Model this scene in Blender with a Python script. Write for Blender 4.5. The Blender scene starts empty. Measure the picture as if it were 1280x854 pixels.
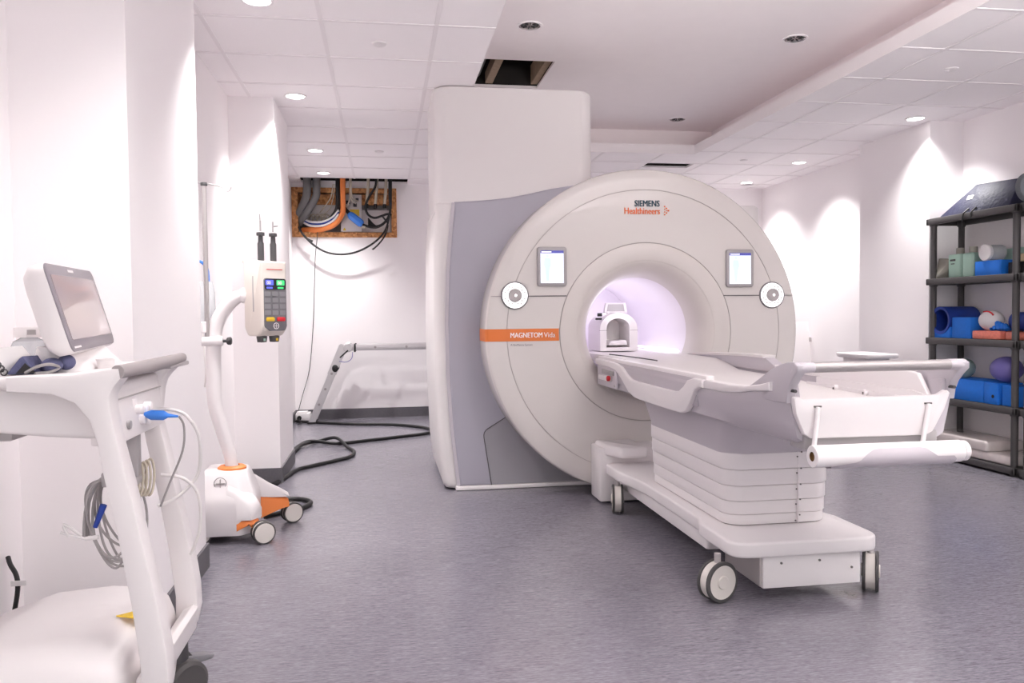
import bpy, bmesh, math, random
from mathutils import Vector, Matrix
R = math.radians
PI = math.pi
COL = bpy.context.scene.collection
random.seed(7)

# ------------------------------------------------------------ materials
def mat(name, col, rough=0.5, metal=0.0, emit=None, estr=0.0, trans=0.0, ior=1.45, coat=0.0, alpha=1.0, var=0.0, vscale=8.0, spec=0.5, bump=0.0):
    m = bpy.data.materials.new(name); m.use_nodes = True
    nt = m.node_tree; b = nt.nodes['Principled BSDF']
    b.inputs['Base Color'].default_value = (*col, 1)
    b.inputs['Roughness'].default_value = rough
    b.inputs['Metallic'].default_value = metal
    b.inputs['Specular IOR Level'].default_value = spec
    b.inputs['IOR'].default_value = ior
    b.inputs['Coat Weight'].default_value = coat
    b.inputs['Transmission Weight'].default_value = trans
    b.inputs['Alpha'].default_value = alpha
    if emit:
        b.inputs['Emission Color'].default_value = (*emit, 1)
        b.inputs['Emission Strength'].default_value = estr
    if var > 0 or bump > 0:
        tc = nt.nodes.new('ShaderNodeNewGeometry')
        nz = nt.nodes.new('ShaderNodeTexNoise'); nz.inputs['Scale'].default_value = vscale; nz.inputs['Detail'].default_value = 4
        nt.links.new(tc.outputs['Position'], nz.inputs['Vector'])
        if var > 0:
            mx = nt.nodes.new('ShaderNodeMix'); mx.data_type = 'RGBA'
            mx.inputs[6].default_value = (*[c*(1-var) for c in col], 1)
            mx.inputs[7].default_value = (*[min(1, c*(1+var)) for c in col], 1)
            nt.links.new(nz.outputs['Fac'], mx.inputs[0])
            nt.links.new(mx.outputs[2], b.inputs['Base Color'])
        if bump > 0:
            bp = nt.nodes.new('ShaderNodeBump'); bp.inputs['Strength'].default_value = bump; bp.inputs['Distance'].default_value = 0.01
            nt.links.new(nz.outputs['Fac'], bp.inputs['Height']); nt.links.new(bp.outputs['Normal'], b.inputs['Normal'])
    return m

def floor_material():
    m = mat('vinyl_floor', (0.2, 0.19, 0.22), 0.33)
    nt = m.node_tree; b = nt.nodes['Principled BSDF']; N = nt.nodes.new; L = nt.links.new
    g = N('ShaderNodeNewGeometry')
    def noise(sx, sy, detail, rough=0.6):
        mp = N('ShaderNodeMapping'); mp.inputs['Scale'].default_value = (sx, sy, 1)
        n = N('ShaderNodeTexNoise'); n.inputs['Scale'].default_value = 1; n.inputs['Detail'].default_value = detail; n.inputs['Roughness'].default_value = rough
        L(g.outputs['Position'], mp.inputs['Vector']); L(mp.outputs['Vector'], n.inputs['Vector']); return n.outputs['Fac']
    streak = noise(9, 150, 6, .7); fine = noise(40, 420, 3); big = noise(0.8, 1.1, 3)
    a = N('ShaderNodeMath'); a.operation = 'ADD'; L(streak, a.inputs[0]); L(fine, a.inputs[1])
    rp = N('ShaderNodeValToRGB'); e = rp.color_ramp.elements
    e[0].position = 0.38; e[0].color = FLOOR_D; e[1].position = 0.62; e[1].color = FLOOR_L
    h = N('ShaderNodeMath'); h.operation = 'MULTIPLY'; h.inputs[1].default_value = 0.5
    L(a.outputs[0], h.inputs[0]); L(h.outputs[0], rp.inputs['Fac'])
    mx = N('ShaderNodeMix'); mx.data_type = 'RGBA'; mx.blend_type = 'MULTIPLY'; mx.inputs[0].default_value = 1
    r2 = N('ShaderNodeValToRGB'); e = r2.color_ramp.elements
    e[0].position = 0.3; e[0].color = (.9, .9, .9, 1); e[1].position = 0.7; e[1].color = (1.06, 1.05, 1.05, 1)
    L(big, r2.inputs['Fac']); L(rp.outputs['Color'], mx.inputs[6]); L(r2.outputs['Color'], mx.inputs[7])
    # a scuffed dirty patch on the vinyl beside the table's foot end
    ds = N('ShaderNodeVectorMath'); ds.operation = 'DISTANCE'; ds.inputs[1].default_value = (1.93, 3.09, 0)
    L(g.outputs['Position'], ds.inputs[0])
    mr = N('ShaderNodeMapRange'); mr.inputs[1].default_value = .02; mr.inputs[2].default_value = .13; mr.inputs[3].default_value = 1; mr.inputs[4].default_value = 0
    L(ds.outputs['Value'], mr.inputs[0])
    sp = noise(38, 60, 5, .7); st = N('ShaderNodeMath'); st.operation = 'MULTIPLY'; L(mr.outputs[0], st.inputs[0]); L(sp, st.inputs[1])
    sr = N('ShaderNodeValToRGB'); sr.color_ramp.elements[0].position = .25; sr.color_ramp.elements[1].position = .55; L(st.outputs[0], sr.inputs['Fac'])
    m2 = N('ShaderNodeMix'); m2.data_type = 'RGBA'; m2.inputs[7].default_value = (.07, .05, .045, 1); L(sr.outputs['Color'], m2.inputs[0]); L(mx.outputs[2], m2.inputs[6])
    L(m2.outputs[2], b.inputs['Base Color'])
    b.inputs['Roughness'].default_value = .22
    bp = N('ShaderNodeBump'); bp.inputs['Strength'].default_value = 0.06; bp.inputs['Distance'].default_value = 0.002
    L(streak, bp.inputs['Height']); L(bp.outputs['Normal'], b.inputs['Normal'])
    return m

def osb_material():
    m = mat('chipboard', (0.5, 0.24, 0.1), 0.75)
    nt = m.node_tree; b = nt.nodes['Principled BSDF']; N = nt.nodes.new; L = nt.links.new
    g = N('ShaderNodeNewGeometry'); v = N('ShaderNodeTexVoronoi'); v.inputs['Scale'].default_value = 38
    L(g.outputs['Position'], v.inputs['Vector'])
    rp = N('ShaderNodeValToRGB'); e = rp.color_ramp.elements
    e[0].color = (.32, .11, .035, 1); e[1].color = (.80, .42, .17, 1)
    L(v.outputs['Color'], rp.inputs['Fac']); L(rp.outputs['Color'], b.inputs['Base Color'])
    return m

# ------------------------------------------------------------ mesh builder
class MB:
    def __init__(s): s.v = []; s.f = []; s.m = []
    def add(s, vs, fs, mi=0, M=None):
        o = len(s.v)
        s.v += [tuple(M @ Vector(p)) if M else tuple(p) for p in vs]
        s.f += [tuple(i+o for i in f) for f in fs]
        s.m += [mi]*len(fs); return s
    def addbm(s, bm, mi=0, M=None):
        bm.verts.index_update()
        s.add([v.co.copy() for v in bm.verts], [[v.index for v in f.verts] for f in bm.faces], mi, M); bm.free(); return s
    def box(s, a, b, bev=0.0, seg=2, mi=0, M=None):
        bm = bmesh.new()
        bmesh.ops.create_cube(bm, size=1)
        for v in bm.verts:
            v.co = Vector([(a[i]+b[i])/2 + v.co[i]*(b[i]-a[i]) for i in range(3)])
        if bev > 0:
            bev = min(bev, min(abs(b[i]-a[i]) for i in range(3))*0.49)
            bmesh.ops.bevel(bm, geom=bm.edges[:], offset=bev, segments=seg, affect='EDGES', profile=0.5)
        return s.addbm(bm, mi, M)
    def prism(s, poly, axis, a, b, bev=0.0, seg=2, mi=0, M=None, caponly=False):
        """poly: 2-D points; axis 'x': (y,z), 'y': (x,z), 'z': (x,y); extruded from a to b"""
        def P(p, t):
            return {'x': (t, p[0], p[1]), 'y': (p[0], t, p[1]), 'z': (p[0], p[1], t)}[axis]
        bm = bmesh.new(); n = len(poly)
        va = [bm.verts.new(P(p, a)) for p in poly]; vb = [bm.verts.new(P(p, b)) for p in poly]
        bm.faces.new(va); bm.faces.new(vb[::-1])
        for i in range(n): bm.faces.new([va[i], va[(i+1) % n], vb[(i+1) % n], vb[i]])
        bmesh.ops.recalc_face_normals(bm, faces=bm.faces[:])
        if bev > 0:
            ed = [e for e in bm.edges if len(e.link_faces) == 2 and e.calc_face_angle(0) > R(28)]
            if caponly: ed = [e for e in ed if (e.verts[0] in va) == (e.verts[1] in va)]
            bmesh.ops.bevel(bm, geom=ed, offset=bev, segments=seg, affect='EDGES', profile=0.5)
        return s.addbm(bm, mi, M)
    def loft(s, rings, mi=0, caps=True, closed=True, M=None):
        n = len(rings[0]); vs = [p for r in rings for p in r]; fs = []
        for k in range(len(rings)-1):
            for i in range(n if closed else n-1):
                j = (i+1) % n
                fs.append((k*n+i, k*n+j, (k+1)*n+j, (k+1)*n+i))
        if caps and closed:
            fs.append(tuple(range(n))[::-1]); fs.append(tuple(range((len(rings)-1)*n, len(rings)*n)))
        return s.add(vs, fs, mi, M)
    def tube(s, pts, r, n=10, sub=0, mi=0, caps=True, M=None):
        pts = [Vector(p) for p in pts]
        if sub: pts, r = smooth(pts, sub, r)
        rs = r if isinstance(r, (list, tuple)) else [r]*len(pts)
        t0 = (pts[1]-pts[0]).normalized()
        up = Vector((0, 0, 1)) if abs(t0.z) < .9 else Vector((1, 0, 0))
        nx = t0.cross(up).normalized(); rings = []
        for i, p in enumerate(pts):
            t = (pts[min(i+1, len(pts)-1)]-pts[max(i-1, 0)])
            if t.length < 1e-9: t = t0
            t.normalize()
            nx = (nx - t*nx.dot(t))
            if nx.length < 1e-6: nx = t.orthogonal()
            nx.normalize(); ny = t.cross(nx)
            rings.append([p + (nx*math.cos(2*PI*k/n) + ny*math.sin(2*PI*k/n))*rs[i] for k in range(n)])
        return s.loft(rings, mi, caps, True, M)
    def sweep(s, pts, sec, mi=0, up=(0, 0, 1), sub=0, M=None):
        """sec: list of (u,v) offsets; u along side, v along 'up'-ish"""
        pts = [Vector(p) for p in pts]
        if sub: pts, _ = smooth(pts, sub, 0)
        up = Vector(up); rings = []
        for i, p in enumerate(pts):
            t = (pts[min(i+1, len(pts)-1)]-pts[max(i-1, 0)]).normalized()
            sd = t.cross(up).normalized(); w = sd.cross(t)
            rings.append([p + sd*u + w*v for u, v in sec])
        return s.loft(rings, mi, True, True, M)
    def lathe(s, prof, n=48, mis=None, mi=0, M=None, a0=0.0, a1=2*PI, axis='z', c=(0, 0, 0)):
        """prof: (r, h) list, revolved about axis through c; mis: material per segment"""
        full = abs(a1-a0-2*PI) < 1e-6; cnt = n if full else n+1
        def P(r, h, t):
            x, y = r*math.cos(t), r*math.sin(t)
            return {'z': (c[0]+x, c[1]+y, c[2]+h), 'y': (c[0]+x, c[1]+h, c[2]+y), 'x': (c[0]+h, c[1]+x, c[2]+y)}[axis]
        vs = [P(r, h, a0+(a1-a0)*k/n) for r, h in prof for k in range(cnt)]
        o = len(s.v); s.v += [tuple(M @ Vector(p)) if M else p for p in vs]
        for i in range(len(prof)-1):
            for k in range(n):
                j = (k+1) % cnt if full else k+1
                s.f.append((o+i*cnt+k, o+i*cnt+j, o+(i+1)*cnt+j, o+(i+1)*cnt+k)); s.m.append(mis[i] if mis else mi)
        return s
    def disc(s, c, r, axis='z', n=32, mi=0, h=0.0, bev=0.0, M=None):
        """solid disc of height h along axis from c"""
        if h == 0:
            return s.lathe([(0, 0), (r, 0)], n, mi=mi, axis=axis, c=c, M=M)
        b = bev
        pr = [(0, 0), (r-b, 0), (r, b), (r, h-b), (r-b, h), (0, h)] if b else [(0, 0), (r, 0), (r, h), (0, h)]
        return s.lathe(pr, n, mi=mi, axis=axis, c=c, M=M)
    def ball(s, c, r, sc=(1, 1, 1), u=24, v=14, mi=0, M=None):
        bm = bmesh.new(); bmesh.ops.create_uvsphere(bm, u_segments=u, v_segments=v, radius=r)
        for q in bm.verts: q.co = Vector((q.co.x*sc[0]+c[0], q.co.y*sc[1]+c[1], q.co.z*sc[2]+c[2]))
        return s.addbm(bm, mi, M)
    def hull(s, pts, bev=0.0, mi=0, M=None, seg=2):
        bm = bmesh.new()
        for p in pts: bm.verts.new(p)
        r = bmesh.ops.convex_hull(bm, input=bm.verts[:])
        bmesh.ops.delete(bm, geom=[g for g in r['geom_interior'] if isinstance(g, bmesh.types.BMVert)], context='VERTS')
        bmesh.ops.dissolve_limit(bm, angle_limit=R(3), verts=bm.verts[:], edges=bm.edges[:])
        if bev: bmesh.ops.bevel(bm, geom=bm.edges[:], offset=bev, segments=seg, affect='EDGES', profile=0.5)
        return s.addbm(bm, mi, M)
    def text(s, body, size, M, mi=0, depth=0.001, align='LEFT', bold=0.0, sx=1.0):
        cu = bpy.data.curves.new('lettering', 'FONT'); cu.body = body; cu.size = size; cu.extrude = depth; cu.align_x = align; cu.offset = bold
        cu.resolution_u = 3
        o = bpy.data.objects.new('lettering', cu); COL.objects.link(o)
        dg = bpy.context.evaluated_depsgraph_get(); me = bpy.data.meshes.new_from_object(o.evaluated_get(dg))
        s.add([Vector((v.co.x*sx, v.co.y, v.co.z)) for v in me.vertices], [tuple(p.vertices) for p in me.polygons], mi, M)
        bpy.data.objects.remove(o); bpy.data.curves.remove(cu); bpy.data.meshes.remove(me); return s
    def shift(s, dx=0, dy=0, dz=0):
        s.v = [(x+dx, y+dy, z+dz) for x, y, z in s.v]; return s
    def obj(s, name, mats, parent=None, sharp=38, smoothing=True):
        me = bpy.data.meshes.new(name)
        off = origin_of(parent)
        me.from_pydata([(x-off[0], y-off[1], z-off[2]) for x, y, z in s.v], [], s.f)
        ms = mats if isinstance(mats, (list, tuple)) else [mats]
        for m in ms: me.materials.append(m)
        me.polygons.foreach_set('material_index', s.m)
        bm = bmesh.new(); bm.from_mesh(me); bmesh.ops.remove_doubles(bm, verts=bm.verts[:], dist=1e-6)
        bmesh.ops.recalc_face_normals(bm, faces=bm.faces[:]); bm.to_mesh(me); bm.free()
        if smoothing:
            me.polygons.foreach_set('use_smooth', [True]*len(me.polygons)); me.set_sharp_from_angle(angle=R(sharp))
        o = bpy.data.objects.new(name, me); COL.objects.link(o)
        if parent: o.parent = parent
        return o

def origin_of(o):
    v = Vector((0, 0, 0))
    while o is not None: v = v + o.location; o = o.parent
    return v

def smooth(pts, sub, r):
    P = [Vector(p) for p in pts]; n = len(P)
    rs = r if isinstance(r, (list, tuple)) else [r]*n
    out = []; ro = []
    for i in range(n-1):
        p0, p1, p2, p3 = P[max(i-1, 0)], P[i], P[i+1], P[min(i+2, n-1)]
        for k in range(sub):
            t = k/sub
            out.append(0.5*((2*p1)+(p2-p0)*t+(2*p0-5*p1+4*p2-p3)*t*t+(3*p1-p0-3*p2+p3)*t**3)); ro.append(rs[i]*(1-t)+rs[i+1]*t)
    out.append(P[-1]); ro.append(rs[-1])
    return out, ro

def rrect(x0, x1, y0, y1, r, seg=6):
    """rounded rectangle, ccw 2-D"""
    pts = []
    for cx, cy, a in ((x1-r, y0+r, -90), (x1-r, y1-r, 0), (x0+r, y1-r, 90), (x0+r, y0+r, 180)):
        for k in range(seg+1):
            t = R(a+90*k/seg); pts.append((cx+r*math.cos(t), cy+r*math.sin(t)))
    return pts

def rpoly(pts, r, seg=5):
    """round the corners of a polygon; r a number or a list"""
    n = len(pts); out = []
    for i in range(n):
        p = Vector(pts[i]); a = Vector(pts[i-1])-p; b = Vector(pts[(i+1) % n])-p
        rr = r[i] if isinstance(r, (list, tuple)) else r
        if rr <= 0: out.append(tuple(p)); continue
        ang = a.angle(b); d = min(rr/math.tan(ang/2), a.length*.48, b.length*.48)
        A = p+a.normalized()*d; B = p+b.normalized()*d
        for k in range(seg+1):
            t = k/seg; q = A*(1-t)**2+p*2*t*(1-t)+B*t*t; out.append((q.x, q.y))
    return out

def cut(o, cutter):
    """cut a hole (a mesh builder) out of a finished part"""
    c = cutter.obj('cutter', []); L = origin_of(o)
    c.location = (0, 0, 0); bpy.context.view_layer.update()
    md = o.modifiers.new('hole', 'BOOLEAN'); md.object = c; md.operation = 'DIFFERENCE'; md.solver = 'EXACT'
    bpy.context.view_layer.update()
    dg = bpy.context.evaluated_depsgraph_get(); me = bpy.data.meshes.new_from_object(o.evaluated_get(dg))
    o.modifiers.clear(); old = o.data; o.data = me; me.name = old.name
    me.set_sharp_from_angle(angle=R(38))
    bpy.data.objects.remove(c)
    return o
def thing(name, label, cat, loc=(0, 0, 0), group=None):
    o = bpy.data.objects.new(name, None); COL.objects.link(o); o.location = loc; o.empty_display_size = .1
    o['label'] = label; o['category'] = cat
    if group: o['group'] = group
    return o
def tag(o, label, cat, group=None, kind=None):
    if label: o['label'] = label
    if cat: o['category'] = cat
    if group: o['group'] = group
    if kind: o['kind'] = kind
    return o
def struct(name, mb, m, **k):
    o = mb.obj(name, m, **k); o['kind'] = 'structure'; return o
def copy_tree(o, parent=None):
    c = o.copy(); COL.objects.link(c)
    if parent: c.parent = parent
    for ch in list(o.children): copy_tree(ch, c)
    return c
def solo(name, mb, m, label, cat, loc, group=None, **k):
    """a thing that is one mesh, origin at its base"""
    e = mb.obj(name, m, **k); L = Vector(loc)
    e.data.transform(Matrix.Translation(-L)); e.location = L
    return tag(e, label, cat, group)
def frame(o, xa, ya):
    """matrix with local x,y axes and origin"""
    x = Vector(xa).normalized(); y = Vector(ya).normalized(); z = x.cross(y)
    return Matrix(((x.x, y.x, z.x, o[0]), (x.y, y.y, z.y, o[1]), (x.z, y.z, z.z, o[2]), (0, 0, 0, 1)))
FACE = lambda x, y, z: frame((x, y, z), (1, 0, 0), (0, 0, 1))   # writing on a wall that faces the camera (-Y)
E_LEFT, E_RIGHT, E_OVERHEAD, E_BORE, E_WORLD, EXPO, SPOT_BLEND = 165, 145, 12, 1.15, 1.15, 0.06, 1
E_UPFILL = 170; CONE = 104; E_NEAR = 65
# ------------------------------------------------------------ palette
FLOOR_D = (.090, .084, .102, 1); FLOOR_L = (.275, .260, .300, 1)
M = {}
M['wall'] = mat('wall_paint', (.92, .885, .892), .55, spec=.3, bump=.03, vscale=60)
M['tile'] = mat('ceiling_tile', (.93, .895, .903), .8, spec=.2, bump=.1, vscale=160)
M['tee'] = mat('ceiling_grid', (.84, .80, .81), .5)
M['plaster'] = mat('ceiling_plaster', (.90, .855, .858), .7, spec=.2, var=.02)
M['lip'] = mat('cove_lip', (.88, .84, .845), .5)
M['floor'] = floor_material()
M['base'] = mat('grey_baseboard', (.115, .108, .12), .5, var=.25, vscale=90)
M['shell'] = mat('scanner_white', (.635, .600, .580), .22, coat=.25, spec=.5)
M['shell2'] = mat('scanner_matt_white', (.73, .70, .695), .42)
M['ring'] = mat('scanner_cream', (.62, .582, .558), .3)
M['grey'] = mat('scanner_grey', (.385, .373, .428), .36)
M['grey2'] = mat('scanner_grey_low', (.33, .32, .345), .4)
M['tgrey'] = mat('table_grey', (.50, .468, .505), .4)
M['white'] = mat('white_plastic', (.80, .765, .77), .32, spec=.5)
M['white2'] = mat('soft_white_plastic', (.77, .735, .735), .42)
M['offwhite'] = mat('cream_plastic', (.74, .68, .62), .4)
M['seam'] = mat('dark_seam', (.12, .11, .11), .6)
M['seam2'] = mat('soft_seam', (.34, .31, .31), .6)
M['seam3'] = mat('cover_joint', (.42, .385, .375), .6)
M['bore'] = mat('bore_lining', (.84, .80, .86), .35)
M['orange'] = mat('orange_stripe', (.68, .175, .036), .45)
M['oranged'] = mat('orange_plastic', (.75, .22, .055), .45)
M['lettering'] = mat('white_lettering', (.9, .86, .86), .5)
M['teal'] = mat('dark_teal_lettering', (.012, .055, .085), .5)
M['orlet'] = mat('orange_lettering', (.78, .16, .04), .5)
M['greylet'] = mat('grey_lettering', (.2, .19, .2), .5)
M['bezel'] = mat('screen_bezel', (.36, .34, .345), .35)
M['screen'] = mat('lit_screen', (.2, .2, .25), .2, emit=(.88, .91, 1.0), estr=1.0)
M['screenbar'] = mat('screen_title_bar', (.03, .03, .15), .3, emit=(.07, .07, .32), estr=1.0)
M['screenfig'] = mat('screen_figure', (.3, .4, .5), .3, emit=(.60, .74, .88), estr=.85)
M['screentxt'] = mat('screen_text', (.3, .3, .4), .3, emit=(.62, .62, .74), estr=.8)
M['glow'] = mat('lit_ring', (.8, .8, .8), .4, emit=(1, .97, .98), estr=.9)
M['lamp'] = mat('lamp_glow', (.9, .9, .9), .4, emit=(1, .98, .97), estr=9)
M['strip'] = mat('bore_light_strip', (.9, .9, .9), .4, emit=(.95, .93, 1), estr=4)
M['knob'] = mat('grey_knob', (.42, .39, .39), .4)
M['steel'] = mat('brushed_steel', (.38, .355, .355), .42, metal=.5)
M['alu'] = mat('aluminium', (.66, .64, .65), .38, metal=.85, var=.05, vscale=30)
M['chrome'] = mat('chrome', (.5, .48, .48), .12, metal=1.0)
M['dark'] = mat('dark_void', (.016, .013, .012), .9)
M['black'] = mat('black_rubber', (.014, .013, .014), .5)
M['tire'] = mat('dark_tire', (.07, .065, .066), .6)
M['charcoal'] = mat('charcoal_plastic', (.06, .057, .06), .5)
M['hub'] = mat('wheel_hub', (.70, .66, .62), .4)
M['shelf'] = mat('shelf_plastic', (.068, .063, .064), .5, var=.1, vscale=20)
M['red'] = mat('red_plastic', (.6, .02, .03), .4)
M['yellow'] = mat('yellow_plastic', (.75, .5, .03), .4)
M['osb'] = osb_material()
M['timber'] = mat('old_timber', (.34, .25, .17), .8, var=.3, vscale=25)
M['backplate'] = mat('grey_backplate', (.42, .39, .39), .6, var=.2, vscale=14)
M['metalbox'] = mat('galvanised_panel', (.62, .58, .57), .4, metal=.3)
M['hose'] = mat('grey_hose', (.17, .165, .165), .55)
M['beige'] = mat('beige_cable', (.55, .49, .40), .5)
M['gcable'] = mat('grey_cable', (.33, .31, .31), .5)
M['wcable'] = mat('white_cable', (.80, .77, .76), .45)
M['blue'] = mat('bright_blue_plastic', (.05, .22, .72), .4)
M['fblue'] = mat('blue_foam', (.012, .17, .68), .6, var=.1, vscale=40)
M['dblue'] = mat('dark_blue_foam', (.012, .04, .26), .55)
M['navy'] = mat('navy_vinyl', (.016, .017, .05), .55, bump=.5, vscale=26)
M['sea'] = mat('pale_green_plastic', (.42, .62, .52), .3, trans=.35)
M['sage'] = mat('sage_rubber', (.22, .30, .29), .5)
M['violet'] = mat('violet_rubber', (.15, .13, .38), .45)
M['greyfoam'] = mat('grey_foam', (.13, .14, .155), .7, bump=.2, vscale=60)
M['olive'] = mat('grey_green_plastic', (.30, .29, .25), .5)
M['coral'] = mat('coral_wrap', (.75, .22, .16), .4, var=.3, vscale=50)
M['cream'] = mat('cream_foam', (.75, .60, .40), .6)
M['wrap'] = mat('clear_wrap_pad', (.68, .62, .60), .2, var=.12, vscale=20, coat=.5)
M['paper'] = mat('paper', (.86, .83, .835), .75)
M['lilac'] = mat('lilac_grey_plastic', (.56, .52, .56), .45)
M['brown'] = mat('cardboard_core', (.16, .08, .025), .8)
M['glass'] = mat('matt_screen', (.44, .37, .385), .16, coat=.35)
M['cartbez'] = mat('grey_bezel', (.24, .215, .24), .35)
M['grip'] = mat('taupe_grip', (.33, .30, .30), .5)
M['label'] = mat('paper_label', (.72, .70, .70), .6)
M['bag'] = mat('clear_bag', (.80, .82, .84), .2, trans=.6, ior=1.2)
M['led_b'] = mat('blue_display', (.02, .02, .08), .3, emit=(.12, .16, .95), estr=1.2)
M['led_g'] = mat('green_display', (.02, .08, .03), .3, emit=(.05, .85, .25), estr=1.0)
M['panel'] = mat('grey_control_panel', (.17, .165, .18), .4)
M['button'] = mat('grey_button', (.24, .235, .25), .5)
M['navycloth'] = mat('slate_blue_fabric', (.10, .105, .20), .85, bump=.3, vscale=80)

XL, XR, YB, HC = -1.235, 4.77, 9.585, 2.76     # left wall, right wall, back wall, tile ceiling
YF = -1.2                                        # how far the room is built behind the photographer
# ------------------------------------------------------------ shell
mb = MB(); mb.box((XL-.3, YF, -.08), (XR+.2, YB+.5, 0)); struct('floor', mb, M['floor'], smoothing=False)

OX0, OX1, OZ0, OZ1 = -1.02, .155, 2.145, 2.64    # opening in the back wall
mb = MB()
for a, b in (((XL-.3, 0), (OX0, HC)), ((OX1, 0), (XR+.2, HC)), ((OX0, 0), (OX1, OZ0)), ((OX0, OZ1), (OX1, HC+.06))):
    mb.box((a[0], YB, a[1]), (b[0], YB+.12, b[1]))
struct('wall_back', mb, M['wall'], smoothing=False)
mb = MB(); mb.box((XR, YF, 0), (XR+.12, YB+.12, HC)); mb.box((4.462, 6.005, 0), (XR, 6.985, HC)); struct('wall_right', mb, M['wall'], smoothing=False)
mb = MB()
mb.box((XL-.12, YF, 0), (XL, 2.95, HC))                 # near stretch
mb.box((XL-.12, 2.95, 0), (-.86, 4.0, HC))              # broad pier
mb.box((XL-.12, 4.0, 0), (-1.06, 5.925, HC))            # recess
mb.box((XL-.12, 5.925, 0), (-.75, 6.75, HC))            # far pier
mb.box((XL-.12, 6.75, 0), (-.905, YB, HC)) if False else mb.box((XL-.12, 6.75, 0), (-1.03, YB, HC))
struct('wall_left', mb, M['wall'], smoothing=False)

bh = .115
mb = MB()
mb.box((-1.03, YB-.012, 0), (XR, YB, bh)); struct('baseboard_back', mb, M['base'], smoothing=False)
mb = MB()
mb.box((XL, YF, 0), (XL+.012, 2.938, bh)); mb.box((XL, 2.938, 0), (-.86, 2.95, bh)); mb.box((-.86, 2.938, 0), (-.848, 4.012, bh)); mb.box((-1.06, 4.0, 0), (-.86, 4.012, bh))
mb.box((-1.06, 4.012, 0), (-1.048, 5.913, bh)); mb.box((-1.06, 5.913, 0), (-.75, 5.925, bh)); mb.box((-.75, 5.913, 0), (-.738, 6.762, bh)); mb.box((-1.03, 6.75, 0), (-.75, 6.762, bh)); mb.box((-1.03, 6.762, 0), (-1.018, YB-.012, bh))
struct('baseboard_left', mb, M['base'], smoothing=False)
mb = MB()
mb.box((XR-.012, 6.985, 0), (XR, YB-.012, bh)); mb.box((4.45, 5.993, 0), (4.462, 6.997, bh)); mb.box((4.462, 6.985, 0), (XR-.012, 6.997, bh)); mb.box((4.462, 5.993, 0), (XR, 6.005, bh)); mb.box((XR-.012, YF, 0), (XR, 5.993, bh))
struct('baseboard_right', mb, M['base'], smoothing=False)

# ceiling: tiles around a raised cove; small openings left where tiles are missing
CX0, CX1, CY0, CY1, HCV = .625, 3.045, .6, 7.53, 3.05
def sheet(mb, x0, x1, y0, y1, z, holes=(), t=.02):
    xs = sorted({x0, x1, *[h[0] for h in holes], *[h[1] for h in holes]}); ys = sorted({y0, y1, *[h[2] for h in holes], *[h[3] for h in holes]})
    for i in range(len(xs)-1):
        for j in range(len(ys)-1):
            cx, cy = (xs[i]+xs[i+1])/2, (ys[j]+ys[j+1])/2
            if any(h[0] < cx < h[1] and h[2] < cy < h[3] for h in holes): continue
            mb.box((xs[i], ys[j], z), (xs[i+1], ys[j+1], z+t))
HB = (-.915, .30, 9.27, 9.57)         # slot in the ceiling above the cable opening
HR = (2.735, 3.24, 8.02, 8.27)        # missing tile behind the scanner
HV = (4.36, 4.5, 9.22, 9.34)          # small dark gap in the far right corner
mb = MB(); sheet(mb, XL-.12, XR+.12, YF, YB+.12, HC, [(CX0, CX1, CY0, CY1), HB, HR, HV]); struct('ceiling', mb, M['tile'], smoothing=False)
mb = MB()                                              # grid of tees under the tiles
def clip_tee(a, b, holes, fn):
    segs = [(a, b)]
    for h0, h1 in holes:
        ns = []
        for s, e in segs:
            if h1 <= s or h0 >= e: ns.append((s, e)); continue
            if s < h0: ns.append((s, h0))
            if h1 < e: ns.append((h1, e))
        segs = ns
    for s, e in segs:
        if e-s > .02: fn(s, e)
tw = .012
x = .305-.607*2
while x < XR:
    hs = [(h[2], h[3]) for h in ((CX0, CX1, CY0, CY1), HB, HR, HV) if h[0]-tw < x < h[1]+tw]
    clip_tee(YF, YB, hs, lambda s, e: mb.box((x-tw, s, HC-.004), (x+tw, e, HC+.001)))
    x += .607
y = 4.365-.606*9
while y < YB:
    hs = [(h[0], h[1]) for h in ((CX0, CX1, CY0, CY1), HB, HR, HV) if h[2]-tw < y < h[3]+tw]
    clip_tee(XL, XR, hs, lambda s, e: mb.box((s, y-tw, HC-.0045), (e, y+tw, HC+.001)))
    y += .606
struct('trim_1', mb, M['tee'], smoothing=False)
# cove: upstand lip, set-back sides, plaster top with an unfinished hole
HOLE = (.72, 1.268, 5.80, 6.5)
mb = MB(); sheet(mb, CX0-.06, CX1+.31, CY0-.06, CY1+.31, HCV, [HOLE]); 
mb.box((CX0-.07, CY0-.06, HC+.02), (CX0-.05, CY1+.31, HCV)); mb.box((CX1+.30, CY0-.06, HC+.02), (CX1+.32, CY1+.32, HCV)); mb.box((CX0-.06, CY1+.30, HC+.02), (CX1+.31, CY1+.32, HCV)); mb.box((CX0-.06, CY0-.08, HC+.02), (CX1+.07, CY0-.06, HCV))
struct('ceiling_cove', mb, M['plaster'], smoothing=False)
mb = MB(); lt = .02; zl = HC+.085
lw = .012; mb.box((CX0-lw, CY0, HC+.021), (CX0, CY1, zl)); mb.box((CX1, CY0, HC+.021), (CX1+lw, CY1, zl)); mb.box((CX0-lw, CY1, HC+.021), (CX1+lw, CY1+lw, zl)); mb.box((CX0-lw, CY0-lw, HC+.021), (CX1+lw, CY0, zl))
mb.box((CX0+.0005, CY0, HC-.003), (CX0+.005, CY1-.005, zl+.001)); mb.box((CX1-.005, CY0, HC-.003), (CX1-.0005, CY1-.005, zl+.001)); mb.box((CX0+.0005, CY1-.005, HC-.003), (CX1-.0005, CY1-.0005, zl+.001))
struct('trim_2', mb, M['lip'], smoothing=False)
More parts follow.
